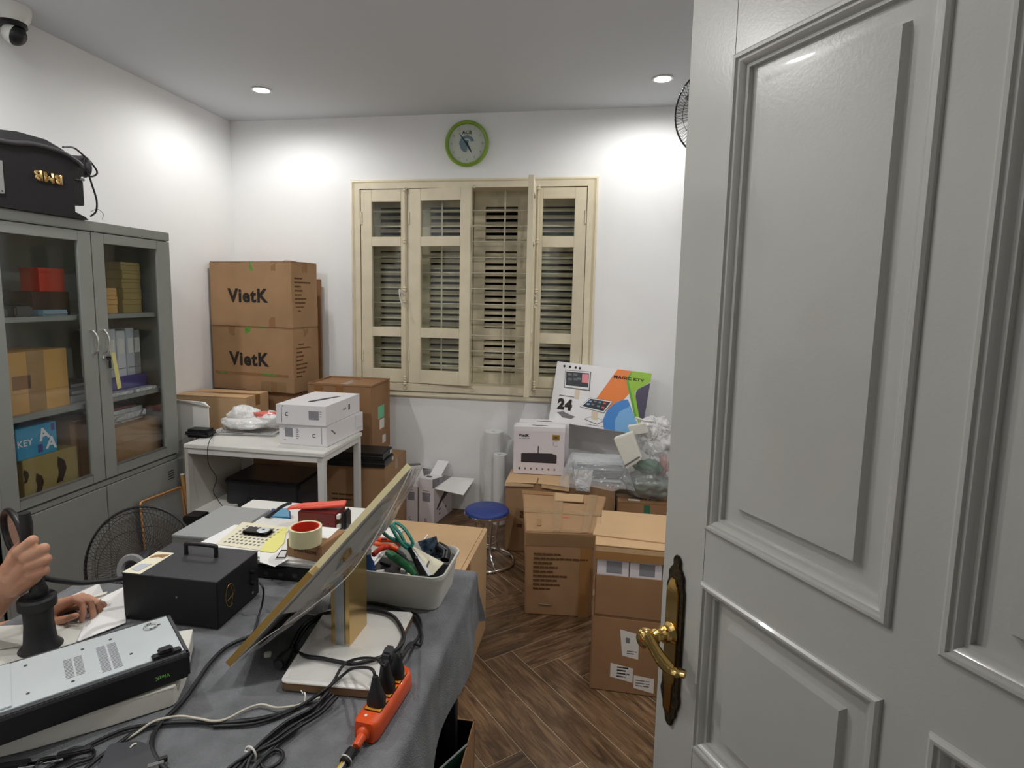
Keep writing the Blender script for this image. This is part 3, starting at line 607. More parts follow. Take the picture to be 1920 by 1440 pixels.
W('terminal_box', bx(XF-.14, XF-.03, sp(134, 360, XF-.03).y, sp(158, 360, XF-.03).y, sp(158, 386, XF-.03).z, sp(158, 340, XF-.03).z, .004), 'black'); W('terminal_trim', bx(XF-.145, XF-.025, sp(134, 360, XF-.03).y, sp(160, 360, XF-.03).y, sp(158, 340, XF-.03).z, sp(158, 335, XF-.03).z, .003), 'grey')
W('foot', tube([Vector((XF-.01, 2.29, zb+.036)), Vector((XF-.01, 2.325, zb+.024)), Vector((XF-.01, 2.36, zb+.014))], .006, 6), 'grey')
t = T('speaker_cable', 'black cable looping off the back end of the upside-down speaker', 'cable', (-2.4, 2.30, CT)); W = lambda *a, **k: t.part(*a, world=True, **k)
W('cable', tube([sp(118, 276, XF-.03), sp(138, 277, XF-.05), sp(155, 290, XF-.06), sp(170, 304, XF-.06), sp(182, 322, XF-.06), sp(176, 330, XF-.06), sp(165, 328, XF-.06), sp(158, 305, XF-.06), sp(161, 296, XF-.06), sp(164, 318, XF-.06), sp(172, 345, XF-.06), sp(181, 375, XF-.06), sp(180, 396, XF-.06), sp(170, 405.5, XF-.06)], .0042, 8), 'wireb', smooth=60)
W('thin_wire', tube([sp(170, 397, XF-.06), sp(182, 392, XF-.06), sp(193, 400, XF-.06), sp(192, 412, XF-.06)], .0012, 6), 'wireb')

# ---------------------------------------------------------------- dome camera on ceiling corner
c = P(36, 46, X=-2.60)
t = T('dome_camera', 'white and black dome security camera at the top left wall corner', 'security camera', c); W = t.part
dc = Vector((0, 0, CEIL-c.z))
W('mount', lathe([(0, 0), (.075, 0), (.075, -.02), (.068, -.05), (.050, -.075), (.0, -.075)], (-.015, -.02, CEIL-c.z), (0, 0, 1), 36), 'whitepl', 40)
W('collar', lathe([(0, -.070), (.054, -.070), (.057, -.085), (.05, -.092), (0, -.092)], (-.015, -.02, CEIL-c.z), (0, 0, 1), 36), 'black', 40)
b = bmesh.new(); bmesh.ops.create_uvsphere(b, u_segments=28, v_segments=18, radius=.046); bmesh.ops.translate(b, vec=(-.012, -.018, CEIL-c.z-.118), verts=b.verts[:]); W('ball', b, 'whitepl', 60)
e = Vector((-.012, -.018, CEIL-c.z-.118)); d = Vector((.75, .25, -.35)).normalized()
W('lens_window', lathe([(.0475*math.cos(R(a_)), .0475*math.sin(R(a_))) for a_ in (14, 22, 30, 40, 52, 64, 76, 90)], e, d, 32), 'black', 60)

# ---------------------------------------------------------------- wall clock
cc = P(875, 269, Y=DB-.02); rr = (P(916.5, 269, Y=DB-.02)-cc).length
t = T('wall_clock', 'round wall clock with lime green rim and white face above the window', 'clock', (cc.x, DB-.001, cc.z))
t.part('rim', lathe([(rr*.83, 0), (rr*.985, 0), (rr, .012), (rr*.985, .028), (rr*.93, .036), (rr*.86, .030), (rr*.83, .018)], (0, 0, 0), (0, -1, 0), 64), 'lime', 40)
t.part('face', lathe([(0, .001), (rr*.84, .001), (rr*.84, .014), (0, .014)], (0, 0, 0), (0, -1, 0), 48), 'clockface')
fc = Face((0, -.0145, 0), (1, 0, 0), (0, 0, 1), 1, 1, (0, -1, 0))
fc.text(t, 'ACB', 0, rr*.48, rr*.16, 'print', .02)
for i in range(12):
    if i == 0: continue
    a = R(i*30); fc.text(t, str(i), rr*.70*math.sin(a), rr*.70*math.cos(a), rr*.085, 'printgrey', name='numeral')
arc = [(rr*.34*math.cos(a), rr*.34*math.sin(a)+rr*.02) for a in [R(15+i*15) for i in range(14)]]; arc2 = [(rr*(.21-.015*abs(i-6)/6)*math.cos(a), rr*.21*math.sin(a)+rr*.02) for i, a in enumerate([R(15+i*15) for i in range(14)])]
bm = bmesh.new()
for i in range(13): prism([fc.at(*q, .001) for q in (arc[i], arc[i+1], arc2[i+1], arc2[i])], (0, .0006, 0), bm)
t.part('swirl_print', bm, 'bluegrey')
fc.poly(t, 'swirl_print', [(rr*.26*math.cos(R(a))-.0*rr-rr*.04, rr*.26*math.sin(R(a))-rr*.10) for a in range(60, 300, 24)], 'bluegrey', .0014)
for nm, ang, ln, wd in (('hour_hand', 150, .50, .045), ('minute_hand', 322, .62, .032)):
    a = R(ang); d = Vector((math.sin(a), math.cos(a))); e = Vector((d.y, -d.x))
    fc.poly(t, nm, [tuple(-d*rr*.10+e*rr*wd), tuple(d*rr*ln*.6+e*rr*wd*.8), tuple(d*rr*ln), tuple(d*rr*ln*.6-e*rr*wd*.8), tuple(-d*rr*.10-e*rr*wd)], 'navy', .004)
t.part('cover_glass', lathe([(0, -.0), (rr*.84, 0), (rr*.84, .0015), (0, .0015)], (0, -.026, 0), (0, -1, 0), 48), 'pane'); t.part('hub', cyl((0, -.014, 0), (0, -.021, 0), rr*.05, 16), 'black')
# ================================================================ BACK LEFT: cartons, white desk
def side_lines(t, f, a=.10, b=.66, col='printbrown', n=9):
    f.lines(t, a, b, [.30, .62, .24, .30, .26, .44, .40, .34, .22][:n], .062, .022, col, 'shipping_lines')
def vietk(t, f, a, b, h, m='print', bold=.036): f.text(t, 'VietK', a, b, h, m, bold, width=h*3.5)
for i, (z, lab) in enumerate(((.452, 'large brown carton printed VietK, lower one of the pair stacked in the corner'), (.905, 'large brown carton printed VietK, upper one of the pair stacked in the corner'))):
    zz = (.903, 1.356)[i]
    t = carton('printed_carton', lab, -2.315, 3.900, zz, .690, .288, .4515, -8.6, 'card', group='printed cartons in the corner', seam='x', sag=.004)
    f = t.f['F']; vietk(t, f, .46+.01*i, .50-.02*i, .098)
    side_lines(t, t.f['R'], .10, .74)
    for a, m in (((.50, 'greentape'), (.76, 'tape')) if i else ((.22, 'tape'), (.42, 'greentape'), (.60, 'greentape'))): f.rect(t, 'tape_strip', a, .86, a+.05+.02*(i == 0), 1.0, m)
    f.rect(t, 'tape_strip', .72, 0, .79, .16, 'tape')
    if not i:
        f.rect(t, 'tape_strip', .03, .245, .93, .285, 'tape'); f.rect(t, 'green_mark', .62, .25, .80, .28, 'greentape', .0015); f.rect(t, 'green_mark', .08, .25, .18, .28, 'greentape', .0015)
        f.rect(t, 'patch', .60, .02, .90, .17, 'tapeclear', .0016)
    t.part('torn_edge', tube([(.28, -.146, .4505), (.31, -.150, .4555), (.35, -.10, .4515)], .002, 6), 'card')
t = T('flattened_carton', 'flat folded brown carton standing between the stacked cartons and the wall', 'cardboard', (-2.30, 4.112, 0))
t.part('sheet', bx(-.385, .318, -.010, .010, 0, 1.70, .003), 'card2'); t.part('fold', bx(-.385, .318, -.012, -.0102, .9, .904), 'card2')
carton('plain_carton', 'plain brown carton on the floor at the bottom of the corner stack', -2.33, 3.92, 0, .66, .26, .45, -6, 'card2')
carton('plain_carton', 'plain brown carton second from the floor under the printed cartons', -2.33, 3.92, .4505, .66, .26, .4515, -7, 'card2')
wr_ = P(461, 746, Y=3.42); wb_ = P(504, 729, Z=wr_.z); wd_ = min(wb_.y-wr_.y, .27); ww_ = wr_.x+2.69
t = carton('wide_carton', 'wide tan carton right of the cabinet, its taped top level with the desk things', wr_.x-ww_/2, wr_.y+wd_/2, .55, ww_, wd_, wr_.z-.55, 0, 'card3', seam='x'); t.f['R'].lines(t, .2, .62, [.5, .4], .1, .06, 'printbrown', 'brush_marks')
carton('lower_carton', 'brown carton standing behind the white desk, below the wide tan carton', -2.30, 3.555, 0, .66, .265, .5495, 2, 'card2')
g2a, g2b = P(577, 724, Y=3.582), P(697, 723, Y=3.582); g2c, g2w, g2z = (g2a+g2b)/2, (g2b-g2a).length, (g2a.z+g2b.z)/2
t = carton('tall_carton', 'brown open-topped carton with a green sticker on its side, right of the desk', g2c.x, 3.755, .522, g2w, .345, g2z-.522, -.6, 'card2', seam='y', tape='tape', flaps=False)
f = t.f['R']; f.rect(t, 'green_label', .32, .50, .66, .68, 'mintlabel'); f.rect(t, 'white_label', .40, .34, .66, .48, 'label'); f.rect(t, 'white_label', .55, .11, .74, .23, 'label')
t.part('rim', loft_rect((0, 0, g2z-.522), (1, 0, 0), (0, 1, 0), (0, 0, 1), (-g2w/2, g2w/2, -.1725, .1725), [(0, 0), (0, .012), (.005, .012), (.006, -.01)], cap=False), 'card2')
t.f['F'].rect(t, 'packing_tape', .10, 0, .24, 1, 'tape')
t = carton('low_carton', 'wide brown carton under and right of the desk carrying black boxes', -1.59, 3.615, 0, .71, .43, .5205, 0, 'card', seam='x', tape='tapeclear'); t.f['F'].lines(t, .5, .62, [.22, .2], .06, .02, 'printbrown')
# black set-top boxes
for i, (z, dx) in enumerate(((.5212, 0), (.5662, -.012))):
    t = T('black_flat_box', ['black flat box, lower of two on the brown carton by the desk leg', 'black flat box, upper of two on the brown carton by the desk leg'][i], 'box', (-1.42+dx, 3.475, z), R(2), 'black flat boxes by the desk leg')
    t.part('body', bx(-.185, .185, -.098, .098, 0, .044, .004), 'black'); t.part('lid_seam', bx(-.186, .186, -.106, .106, .026, .0275), 'darkgrey')
    t.part('corner_label', bx(.1852, .186, .05, .085, .008, .03), 'label')
t = T('small_white_box', 'small pale box lying left of the black flat boxes', 'box', (-1.66, 3.50, .5212)); t.part('body', bx(-.035, .035, -.05, .05, 0, .03, .002), 'lilac'); t.part('flap', bx(-.035, .035, -.05, .05, .03, .0312), 'white')
# black crate below the desk
t = T('black_storage_bin', 'black fabric storage bin under the white desk', 'bin', (-1.86, 3.20, 0)); bm = bx(-.235, .235, -.16, .16, 0, .50, .02)
t.part('body', bm, 'blacktop', 40); t.part('lid', bx(-.24, .24, -.165, .165, .47, .508, .012), 'black', 40); t.part('strap', tube([(-.08, -.166, .40), (-.05, -.185, .37), (.05, -.185, .37), (.08, -.166, .40)], .008, 6), 'black')

# ---- white desk
DKX, DKY, DKR = -1.791, 3.110, R(-1.2); hw, hd = .4215, .2545
t = T('white_desk', 'small white desk with square metal legs and a solid left side panel', 'desk', (DKX, DKY, 0), DKR); dk = t
t.part('desktop', bx(-hw, hw, -hd, hd, .727, .75, .003), 'deskboard'); t.part('apron', bx(-hw+.01, hw-.012, -hd+.008, -hd+.033, .695, .727, .001), 'whitemetal')
t.part('side_panel', bx(-hw+.002, -hw+.022, -hd+.004, hd-.004, 0, .727, .001), 'panelw'); t.part('back_panel', bx(-hw+.022, -hw+.10, hd-.02, hd-.004, 0, .727, .001), 'panelw')
for s in (-1, 1): t.part('leg', bx(hw-.042, hw-.006, (s*(hd-.026))-.018, (s*(hd-.026))+.018, .0, .727, .002), 'whitemetal')
t.part('foot_rail', bx(hw-.040, hw-.008, -hd+.044, hd-.044, .010, .040, .002), 'whitemetal'); t.part('top_rail', bx(hw-.040, hw-.008, -hd+.044, hd-.044, .695, .727, .002), 'whitemetal'); t.part('low_shelf', bx(-hw+.022, -hw+.20, -hd+.02, hd-.02, .34, .355, .001), 'deskboard')
# product boxes
def product_box(name, label, cx, cy, z0, w, d, h, rz, grp=None):
    t = T(name, label, 'box', (cx, cy, z0), R(rz), grp); t.f = boxfaces(w, d, h)
    t.part('sleeve', bx(-w/2, w/2, -d/2, d/2, 0, h, .0015), 'white'); t.part('lid_edge', bx(w/2-.001, w/2+.0006, -d/2, d/2, h*.0, h*.012), 'printgrey'); t.w, t.d, t.h = w, d, h
    return t
def ring_mark(t, f, a, b, r, m='print', th=.35):
    bm = bmesh.new(); c = f.at(a, b)
    for i in range(14):
        x, y = R(40+i*20), R(60+i*20)
        prism([c+f.u*r*math.cos(x)+f.v*r*math.sin(x), c+f.u*r*math.cos(y)+f.v*r*math.sin(y), c+f.u*r*(1-th)*math.cos(y)+f.v*r*(1-th)*math.sin(y), c+f.u*r*(1-th)*math.cos(x)+f.v*r*(1-th)*math.sin(x)], -f.n*.0003, bm)
    t.part('round_mark', bm, m)
t = product_box('product_box', 'white product box on the desk, lower of two, slightly crushed at the corner', -1.548, 3.205, .7505, .298, .440, .117, -4.4, 'white product boxes on the desk')
f = t.f['F']; f.lines(t, .10, .70, [.05, .05], .5, .02, 'printgrey'); ring_mark(t, f, .74, .50, .011); f.rect(t, 'grey_panel', .13, .36, .29, .80, 'greyp'); f.lines(t, .36, .75, [.05, .07, .05, .06, .07, .05], .09, .03, 'printgrey'); f.rect(t, 'side_line', .89, .1, .90, .9, 'printgrey')
t.f['R'].poly(t, 'corner_tab', [(.10, .72), (.13, .74), (.23, .48), (.20, .46)], 'printgrey'); t.part('crushed_flap', bx(.148, .156, .12, .205, .03, .112, .002), 'white')
t = product_box('product_box', 'white product box on top of the other on the desk, with a dark curved picture', -1.560, 3.195, .868, .300, .450, .112, -1.5, 'white product boxes on the desk')
f = t.f['F']; ring_mark(t, f, .22, .52, .011); f.rect(t, 'grey_panel', .66, .30, .86, .74, 'greyp'); f.lines(t, .88, .70, [.04, .04, .04], .12, .03, 'printgrey'); f.rect(t, 'side_line', .11, .1, .12, .85, 'printgrey'); f.lines(t, .12, .9, [.04], .1, .04, 'printgrey')
tf = t.f['T']; tf.poly(t, 'picture', [(.47, .22), (.44, .28), (.46, .34), (.60, .56), (.72, .70), (.78, .72), (.77, .66), (.70, .52), (.62, .38), (.53, .24)], 'printscr'); tf.poly(t, 'picture_highlight', [(.49, .27), (.47, .32), (.60, .52), (.62, .50)], 'printgrey', .0012)
t.f['R'].text(t, 'VietK', .52, .50, .012, 'printgrey', .02); t.f['R'].rect(t, 'mark', .64, .36, .68, .66, 'print')
# tray and bag, adapter, white board on the desk
a, b_ = P(452, 812, Z=.757), P(500, 802, Z=.757)
t = T('flat_tray', 'shallow clear plastic tray on the desk under a white bag', 'tray', (a.x+.02, a.y+.08, .7505), R(6))
t.part('tray', loft_rect((0, 0, .002), (1, 0, 0), (0, 1, 0), (0, 0, 1), (-.19, .19, -.13, .13), [(0, .014), (.003, .018), (.010, .016), (.022, 0), (.03, 0)]), 'bagthick', 40); t.part('rim', tube([(-.18, -.125, .018), (.17, -.125, .014), (.188, -.10, .016)], .004, 6), 'chrome')
def lump(t, name, c, sx, sy, sz, m, seed=0, amp=.35, freq=2.2, sub=4, flat=0, rz=0, world=True, fold=0):
    bm = bmesh.new(); bmesh.ops.create_icosphere(bm, subdivisions=sub, radius=1)
    for v in bm.verts:
        q = v.co*freq+Vector((seed*7.3, seed*3.1, seed)); k = 1+amp*noise.noise(q)+amp*.5*noise.noise(q*2.3)
        if fold: k += fold*abs(noise.noise(Vector((math.atan2(v.co.y, v.co.x)*3.2, v.co.z*1.2, seed))))
        v.co = Vector((v.co.x*k*sx, v.co.y*k*sy, max(v.co.z*k, -flat if flat else -9)*sz))
    bmesh.ops.transform(bm, matrix=Matrix.Translation(Vector(c)) @ Matrix.Rotation(rz, 4, 'Z'), verts=bm.verts[:])
    return t.part(name, bm, m, smooth=60, world=world)
t = T('plastic_bag', 'crumpled white plastic bag with red inside on the desk tray', 'bag', (a.x+.02, a.y+.10, .775))
lump(t, 'bag_body', (a.x-.01, a.y+.09, .806), .165, .11, .045, 'bagwhite', 1, .18, 1.6, 4, .8); lump(t, 'bag_top', (a.x-.04, a.y+.10, .850), .095, .075, .055, 'bagwhite', 3, .25, 1.8, 4, .8)
lump(t, 'red_contents', (a.x+.10, a.y+.10, .858), .080, .035, .018, 'coralbag', 5, .4, 3, 3, .9, .2); lump(t, 'bag_side', (a.x+.12, a.y+.12, .825), .08, .08, .05, 'bagwhite', 6, .2, 1.8, 4, .8)
a = P(372, 812, Z=.775)
t = T('power_adapter', 'black rounded power adapter at the left front of the desk', 'adapter', (a.x, a.y+.02, .7505)); t.part('body', bx(-.075, .075, -.05, .05, 0, .048, .016), 'black', 40); t.part('indicator', bx(-.075, .075, -.0508, -.0502, .02, .023), 'darkgrey')
c0 = P(400, 822, Z=.752)
t = T('thin_cable', 'thin black cable hanging over the desk front edge', 'cable', c0); yf = DKY-hd-.02
t.part('cable', tube([P(385, 815, Z=.757), P(398, 818, Z=.757), P(393, 826, Y=yf+.01), P(389, 845, Y=yf), P(392, 872, Y=yf), P(406, 896, Y=yf), P(400, 920, Y=yf), P(409, 938, Y=yf), P(420, 952, Y=yf)], .0022, 6), 'wireb', world=True)
t = T('plastic_sheet', 'tall white rounded plastic sheet standing between the cabinet and the desk', 'plastic sheet', (-2.316, 3.10, 0))
pp = [(-.12, 0), (.094, 0), (.094, .905), (.084, .928), (.066, .94), (-.12, .945)]
t.part('sheet', prism([Vector((x, 0, z)) for x, z in pp], (0, .006, 0), bev=.001), 'whitepl'); t.part('bent_edge', prism([(-.12, -.02, .951), (.06, -.02, .945), (.115, -.012, .915), (.07, .008, .941), (-.12, .008, .947)], (0, 0, .002)), 'whitepl')

# ================================================================ BACK CENTRE
# opened slim white boxes on the floor
def slim(name, label, cx, cy, w, d, h, rz, flaps):
    t = T(name, label, 'box', (cx, cy, 0), R(rz), 'opened white boxes on the floor'); t.f = boxfaces(w, d, h); k = .0025
    bm = bx(-w/2, -w/2+k, -d/2, d/2, 0, h); bx(w/2-k, w/2, -d/2, d/2, 0, h, 0, bm); bx(-w/2, w/2, -d/2, -d/2+k, 0, h, 0, bm); bx(-w/2, w/2, d/2-k, d/2, 0, h, 0, bm); bx(-w/2, w/2, -d/2, d/2, 0, k, 0, bm)
    t.part('body', bm, 'lilac'); f = t.f['F']; f.rect(t, 'grey_panel', .24, .62, .76, .86, 'greyp'); f.lines(t, .28, .90, [.4], .05, .018, 'printgrey'); ring_mark(t, f, .46, .10, .012)
    for pts, m in flaps: t.part('flap', prism(pts, Vector((0, 0, .0025))), m)
    return t
W2, D2, H2 = .118, .31, .262
slim('open_white_box', 'slim white box standing on the floor, left of the two, lid half closed', -1.192, 3.985, .102, .29, .255, -5, [([(-.05, -.145, .256), (.05, -.145, .256), (.10, -.11, .235), (.02, .02, .345), (-.045, .0, .33)], 'white'), ([(-.045, .0, .33), (.02, .02, .345), (.05, .145, .30), (-.045, .145, .30)], 'white')])
t = slim('open_white_box', 'slim white box with flaps standing open and a dark picture, right of the two', -1.058, 3.975, W2, D2, H2, -11, [([(.059, -.155, .262), (.059, .13, .262), (.235, .16, .262), (.235, -.05, .205)], 'paper'), ([(-.059, .02, .300), (.03, .02, .300), (.03, .150, .372), (-.059, .150, .372)], 'white')])
t.part('front_flap', bx(-.059, .048, -.157, -.1545, .262, .325, .0008), 'lilac'); t.part('flap', prism([(-.059, -.155, .325), (.048, -.155, .325), (.048, .02, .300), (-.059, .02, .300)], (0, 0, .002)), 'white'); t.part('hole', bx(-.03, .005, -.10, -.075, .318, .3225), 'darkgrey')
t.f['R'].poly(t, 'picture', [(.14, .40), (.30, .56), (.62, .78), (.86, .86), (.86, .66), (.70, .60), (.40, .50), (.16, .34)], 'printscr'); t.f['R'].lines(t, .25, .30, [.1, .08], .12, .05, 'printgrey'); t.f['R'].lines(t, .6, .25, [.06], .12, .05, 'print')
# rolls of bubble wrap
for lab, x, y, r_o, h in (('tall roll of bubble wrap standing against the back wall', -.655, 4.055, .070, .635), ('short roll of white film standing in front of the tall roll', -.590, 3.945, .046, .500)):
    t = T('bubble_wrap_roll', lab, 'roll', (x, y, 0))
    t.part('wrap', lathe([(.018, 0), (r_o, 0), (r_o, h), (.02, h), (.018, h-.01)], (0, 0, 0), (0, 0, 1), 28), 'bubble' if r_o > .05 else 'filmroll', 40); t.part('core', lathe([(.010, .002), (.016, .002), (.016, h-.004), (.010, h-.004)], (0, 0, 0), (0, 0, 1), 20), 'lilac', 40)
# stool
t = T('round_stool', 'low round stool with blue vinyl seat and chrome ring base', 'stool', (-.572, 3.335, 0)); rs = .134
t.part('seat', lathe([(0, .300), (rs-.012, .300), (rs, .308), (rs-.001, .322), (rs-.012, .332), (0, .336)], (0, 0, 0), (0, 0, 1), 48), 'blue', 50); t.part('seat_band', lathe([(rs-.02, .296), (rs+.002, .296), (rs+.004, .303), (rs+.001, .312), (rs-.012, .313)], (0, 0, 0), (0, 0, 1), 48), 'chrome', 50)
t.part('seat_plate', lathe([(0, .285), (.07, .285), (.075, .296), (0, .296)], (0, 0, 0), (0, 0, 1), 20), 'black')
for k in range(4):
    a = R(30+90*k); d = Vector((math.cos(a), math.sin(a), 0))
    t.part('leg', tube([d*.085+Vector((0, 0, .298)), d*.070+Vector((0, 0, .22)), d*.060+Vector((0, 0, .10)), d*.11+Vector((0, 0, .035)), d*.163+Vector((0, 0, .014))], .0085, 10), 'chrome', 50)
t.part('base_ring', torus((0, 0, .0095), (0, 0, 1),   .165, .0088, 56, 10), 'chrome', 60); t.part('cross_brace', torus((0, 0, .13), (0, 0, 1), .062, .005, 32, 8), 'chrome', 60)

# ================================================================ BACK RIGHT
t = carton('carton_with_bent_flaps', 'brown carton with curled top flaps under the white set-top product box', -.293, 3.645, 0, .388, .275, .443, .5, 'card', seam='y', tape=None, flaps=False)
t.part('flap', prism([(-.197, -.140, .443), (-.003, -.150, .452), (-.003, -.02, .447), (-.194, -.02, .447)], (0, 0, .003)), 'card3'); t.part('flap', prism([(.006, -.150, .452), (.200, -.148, .440), (.194, -.02, .447), (.006, -.02, .447)], (0, 0, .003)), 'card3')
t.part('flap', prism([(-.200, -.152, .425), (-.02, -.153, .432), (-.02, -.150, .446), (-.197, -.146, .446)], (0, .002, 0)), 'card3'); t.part('flap', prism([(.03, -.154, .430), (.200, -.158, .418), (.200, -.150, .440), (.03, -.151, .448)], (0, .002, 0)), 'card3')
t.part('back_flap', bx(-.194, .194, -.02, .1375, .443, .447), 'card3'); t.f['F'].poly(t, 'square_mark', [(.24, .50), (.30, .50), (.30, .60), (.24, .60)], 'printbrown'); t.f['F'].text(t, 'N', .27, .55, .03, 'card2'); t.f['F'].rect(t, 'small_mark', .20, .36, .28, .41, 'printbrown')
for i in range(2):
    lab = ['white set-top product box with a black device picture, front one of two', 'white set-top product box standing behind the pictured one'][i]
    t = T('handled_product_box', lab, 'box', (-.302+.02*i, 3.748+.13*i, .4502), R(3), 'white set-top product boxes'); w_, d_, h_ = .330, .110, .315
    t.f = boxfaces(w_, d_, h_); t.part('body', bx(-w_/2, w_/2, -d_/2, d_/2, 0, h_-.001, .002), 'lilac'); t.part('lid', bx(-w_/2-.001, w_/2+.001, -d_/2-.001, d_/2+.001, h_-.032, h_, .002), 'white')
    t.part('handle_slot', prism([(-.055, -.012, h_+.0004), (-.02, -.020, h_+.0004), (.02, -.020, h_+.0004), (.055, -.012, h_+.0004), (.045, -.004, h_+.0004), (-.045, -.004, h_+.0004)], (0, 0, .0006)), 'printscr')
    if i == 0:
        f = t.f['F']; f.text(t, 'VietK', .20, .815, .020, 'print', .04, lift=.0022); f.lines(t, .10, .745, [.22], .05, .012, 'printgrey'); f.rect(t, 'gold_badge', .755, .735, .895, .845, 'goldprint', .0022); f.text(t, '4K', .825, .79, .014, 'printscr', .02, lift=.0028)
        ring_mark(t, f, .825, .66, .018, 'printgrey', .1); f.poly(t, 'device_picture', [(.155, .25), (.155, .425), (.17, .44), (.74, .455), (.84, .425), (.85, .41), (.85, .25)], 'printscr', .0018); f.poly(t, 'device_front', [(.155, .25), (.83, .25), (.83, .27), (.155, .27)], 'print', .0022); f.rect(t, 'antenna_picture', .478, .44, .495, .60, 'printscr', .0018)
        for k in range(7): f.poly(t, 'icon', [(.12+k*.115-.018, .11), (.12+k*.115, .085+.0), (.12+k*.115+.022, .11), (.12+k*.115+.01, .14), (.12+k*.115-.01, .14)], 'printgrey' if k else 'print', .0018)
t = carton('short_carton', 'short brown carton under the pile of bagged sheets', .045, 3.66, .262, .275, .22, .190, 1, 'card', seam='x', tape='tapeclear'); carton('short_carton', 'flat brown carton at the floor below the bagged sheets', .045, 3.66, 0, .30, .24, .2615, 0, 'card2', seam='x')
t = carton('taped_carton', 'brown carton with a green tape mark at right below the silver bag', .385, 3.62, 0, .37, .24, .375, 1, 'card2', seam='x', tape='tapeclear'); t.f['F'].rect(t, 'green_mark', .42, .82, .52, .97, 'greenbag'); t.part('torn_label', bx(-.12, -.05, -.09, -.06, .3752, .3762), 'label')
# stack of flat bagged sheets
for i, (z, dz, w_, d_, dx, m) in enumerate(((.4530, .030, .30, .22, .0, 'whitegrey'), (.4840, .036, .34, .22, .02, 'darkgrey'), (.5210, .030, .32, .22, .01, 'bluegreyp'), (.5520, .032, .30, .22, .0, 'whitegrey'))):
    t = T('bagged_panel', ['lowest flat pale panel in the bagged pile by the window', 'second flat dark panel up in the bagged pile', 'third flat blue-grey panel up in the bagged pile', 'top flat pale panel of the bagged pile'][i], 'panel', (.075+dx, 3.67+.008*i, z), R(2+2*i), 'flat panels piled in plastic bags')
    t.part('panel', bx(-w_/2, w_/2, -d_/2, d_/2, 0, dz, .008), m, 40); t.part('edge_strip', bx(-w_/2+.01, w_/2-.01, -d_/2-.001, -d_/2, dz*.35, dz*.55), 'darkgrey')
t = T('clear_plastic_wrap', 'crumpled clear plastic wrap draped over the pile of flat panels', 'plastic wrap', (.08, 3.65, .46))
bm = bmesh.new(); n = 26; g = []
for i in range(n):
    row = []
    for j in range(n):
        u, v = i/(n-1)*2-1, j/(n-1)*2-1; x = .075+u*.225; y = 3.66+v*.155; e = max(abs(u)-.74, 0)/.26; e2 = max(-v-.72, 0)/.28; ev = max(v-.72, 0)/.28
        drop = max(e, e2, ev); z = .592-.135*drop**1.3+.010*noise.noise(Vector((x*10, y*10, 0)))*(1+2*drop)+.003*noise.noise(Vector((x*30, y*22, 3)))
        if u < -.5 and v < -.1: z -= .03*(abs(u)-.5)
        row.append(bm.verts.new((x+.02*noise.noise(Vector((u*3, v*4, 7)))*drop, y-.035*e2+.02*noise.noise(Vector((u*5, v*3, 9)))*drop, z)))
    g.append(row)
for i in range(n-1):
    for j in range(n-1): bm.faces.new((g[i][j], g[i+1][j], g[i+1][j+1], g[i][j+1]))
t.part('sheet', bm, 'bag', smooth=80, world=True)
c = P(1093, 905, Y=3.52)
t.part('hanging_tail', prism([P(1076, 880, Y=3.525), P(1112, 882, Y=3.525), P(1106, 922, Y=3.52), P(1080, 920, Y=3.52)], (0, .004, 0)), 'bagthick', world=True)
# big printed display box leaning on the wall
bl, br, tl, tr = P(1028.5, 789, Y=3.90), P(1203, 816, Y=3.88), P(1045, 677, Y=4.035), P(1222.5, 700, Y=4.015)
t = T('display_box', 'large printed 24 inch touch screen box leaning on the wall under the window', 'box', (bl+br)/2)
nn = (tr-tl).cross(tl-bl).normalized(); nn = nn if nn.y > 0 else -nn; th = nn*.085
t.part('body', hexa(bmesh.new(), [bl, br, br+th, bl+th, tl, tr, tr+th, tl+th], .002), 'white', world=True)
u = (br-bl); v = (tl-bl)
class Q(Face):
    def __init__(s): s.n = -nn; s.u = u.normalized(); s.v = v.normalized(); s.W = u.length; s.H = v.length
    def at(s, a, b, h=.0008): return bl+u*a+v*b+(tr-tl-u)*a*b-nn*h
f = Q(); K_ = dict(world=True)
f.poly(t, 'orange_print', [(.645, .995), (.90, .995), (.80, .90), (.84, .72), (.74, .47), (.58, .30), (.46, .44), (.475, .48)], 'korange', .0010, **K_)
f.poly(t, 'blue_print', [(.60, .005), (.575, .14), (.60, .30), (.66, .42), (.735, .50), (.80, .53), (.90, .25), (.97, .10), (.985, .005)], 'kblue', .0014, **K_)
f.poly(t, 'light_blue_print', [(.72, .005), (.70, .16), (.735, .32), (.83, .42), (.90, .25), (.97, .10), (.97, .005)], 'kblue2', .0017, **K_)
f.poly(t, 'dark_green_print', [(.76, .90), (.80, .995), (.88, .995), (.80, .80), (.955, .30), (.935, .25), (.90, .25), (.755, .82)], 'kgreen2', .0020, **K_)
f.poly(t, 'green_print', [(.80, .995), (.998, .995), (.998, .86), (.90, .74), (.855, .66), (.955, .22), (.965, .10), (.775, .83)], 'kgreen', .0022, **K_)
f.poly(t, 'purple_print', [(.998, .84), (.89, .72), (.868, .66), (.875, .58), (.965, .20), (.998, .12)], 'kpurple', .0026, **K_)
f.text(t, 'MAGIC KTV', .775, .865, .020, 'print', .03, width=.20, lift=.0034, world=True)
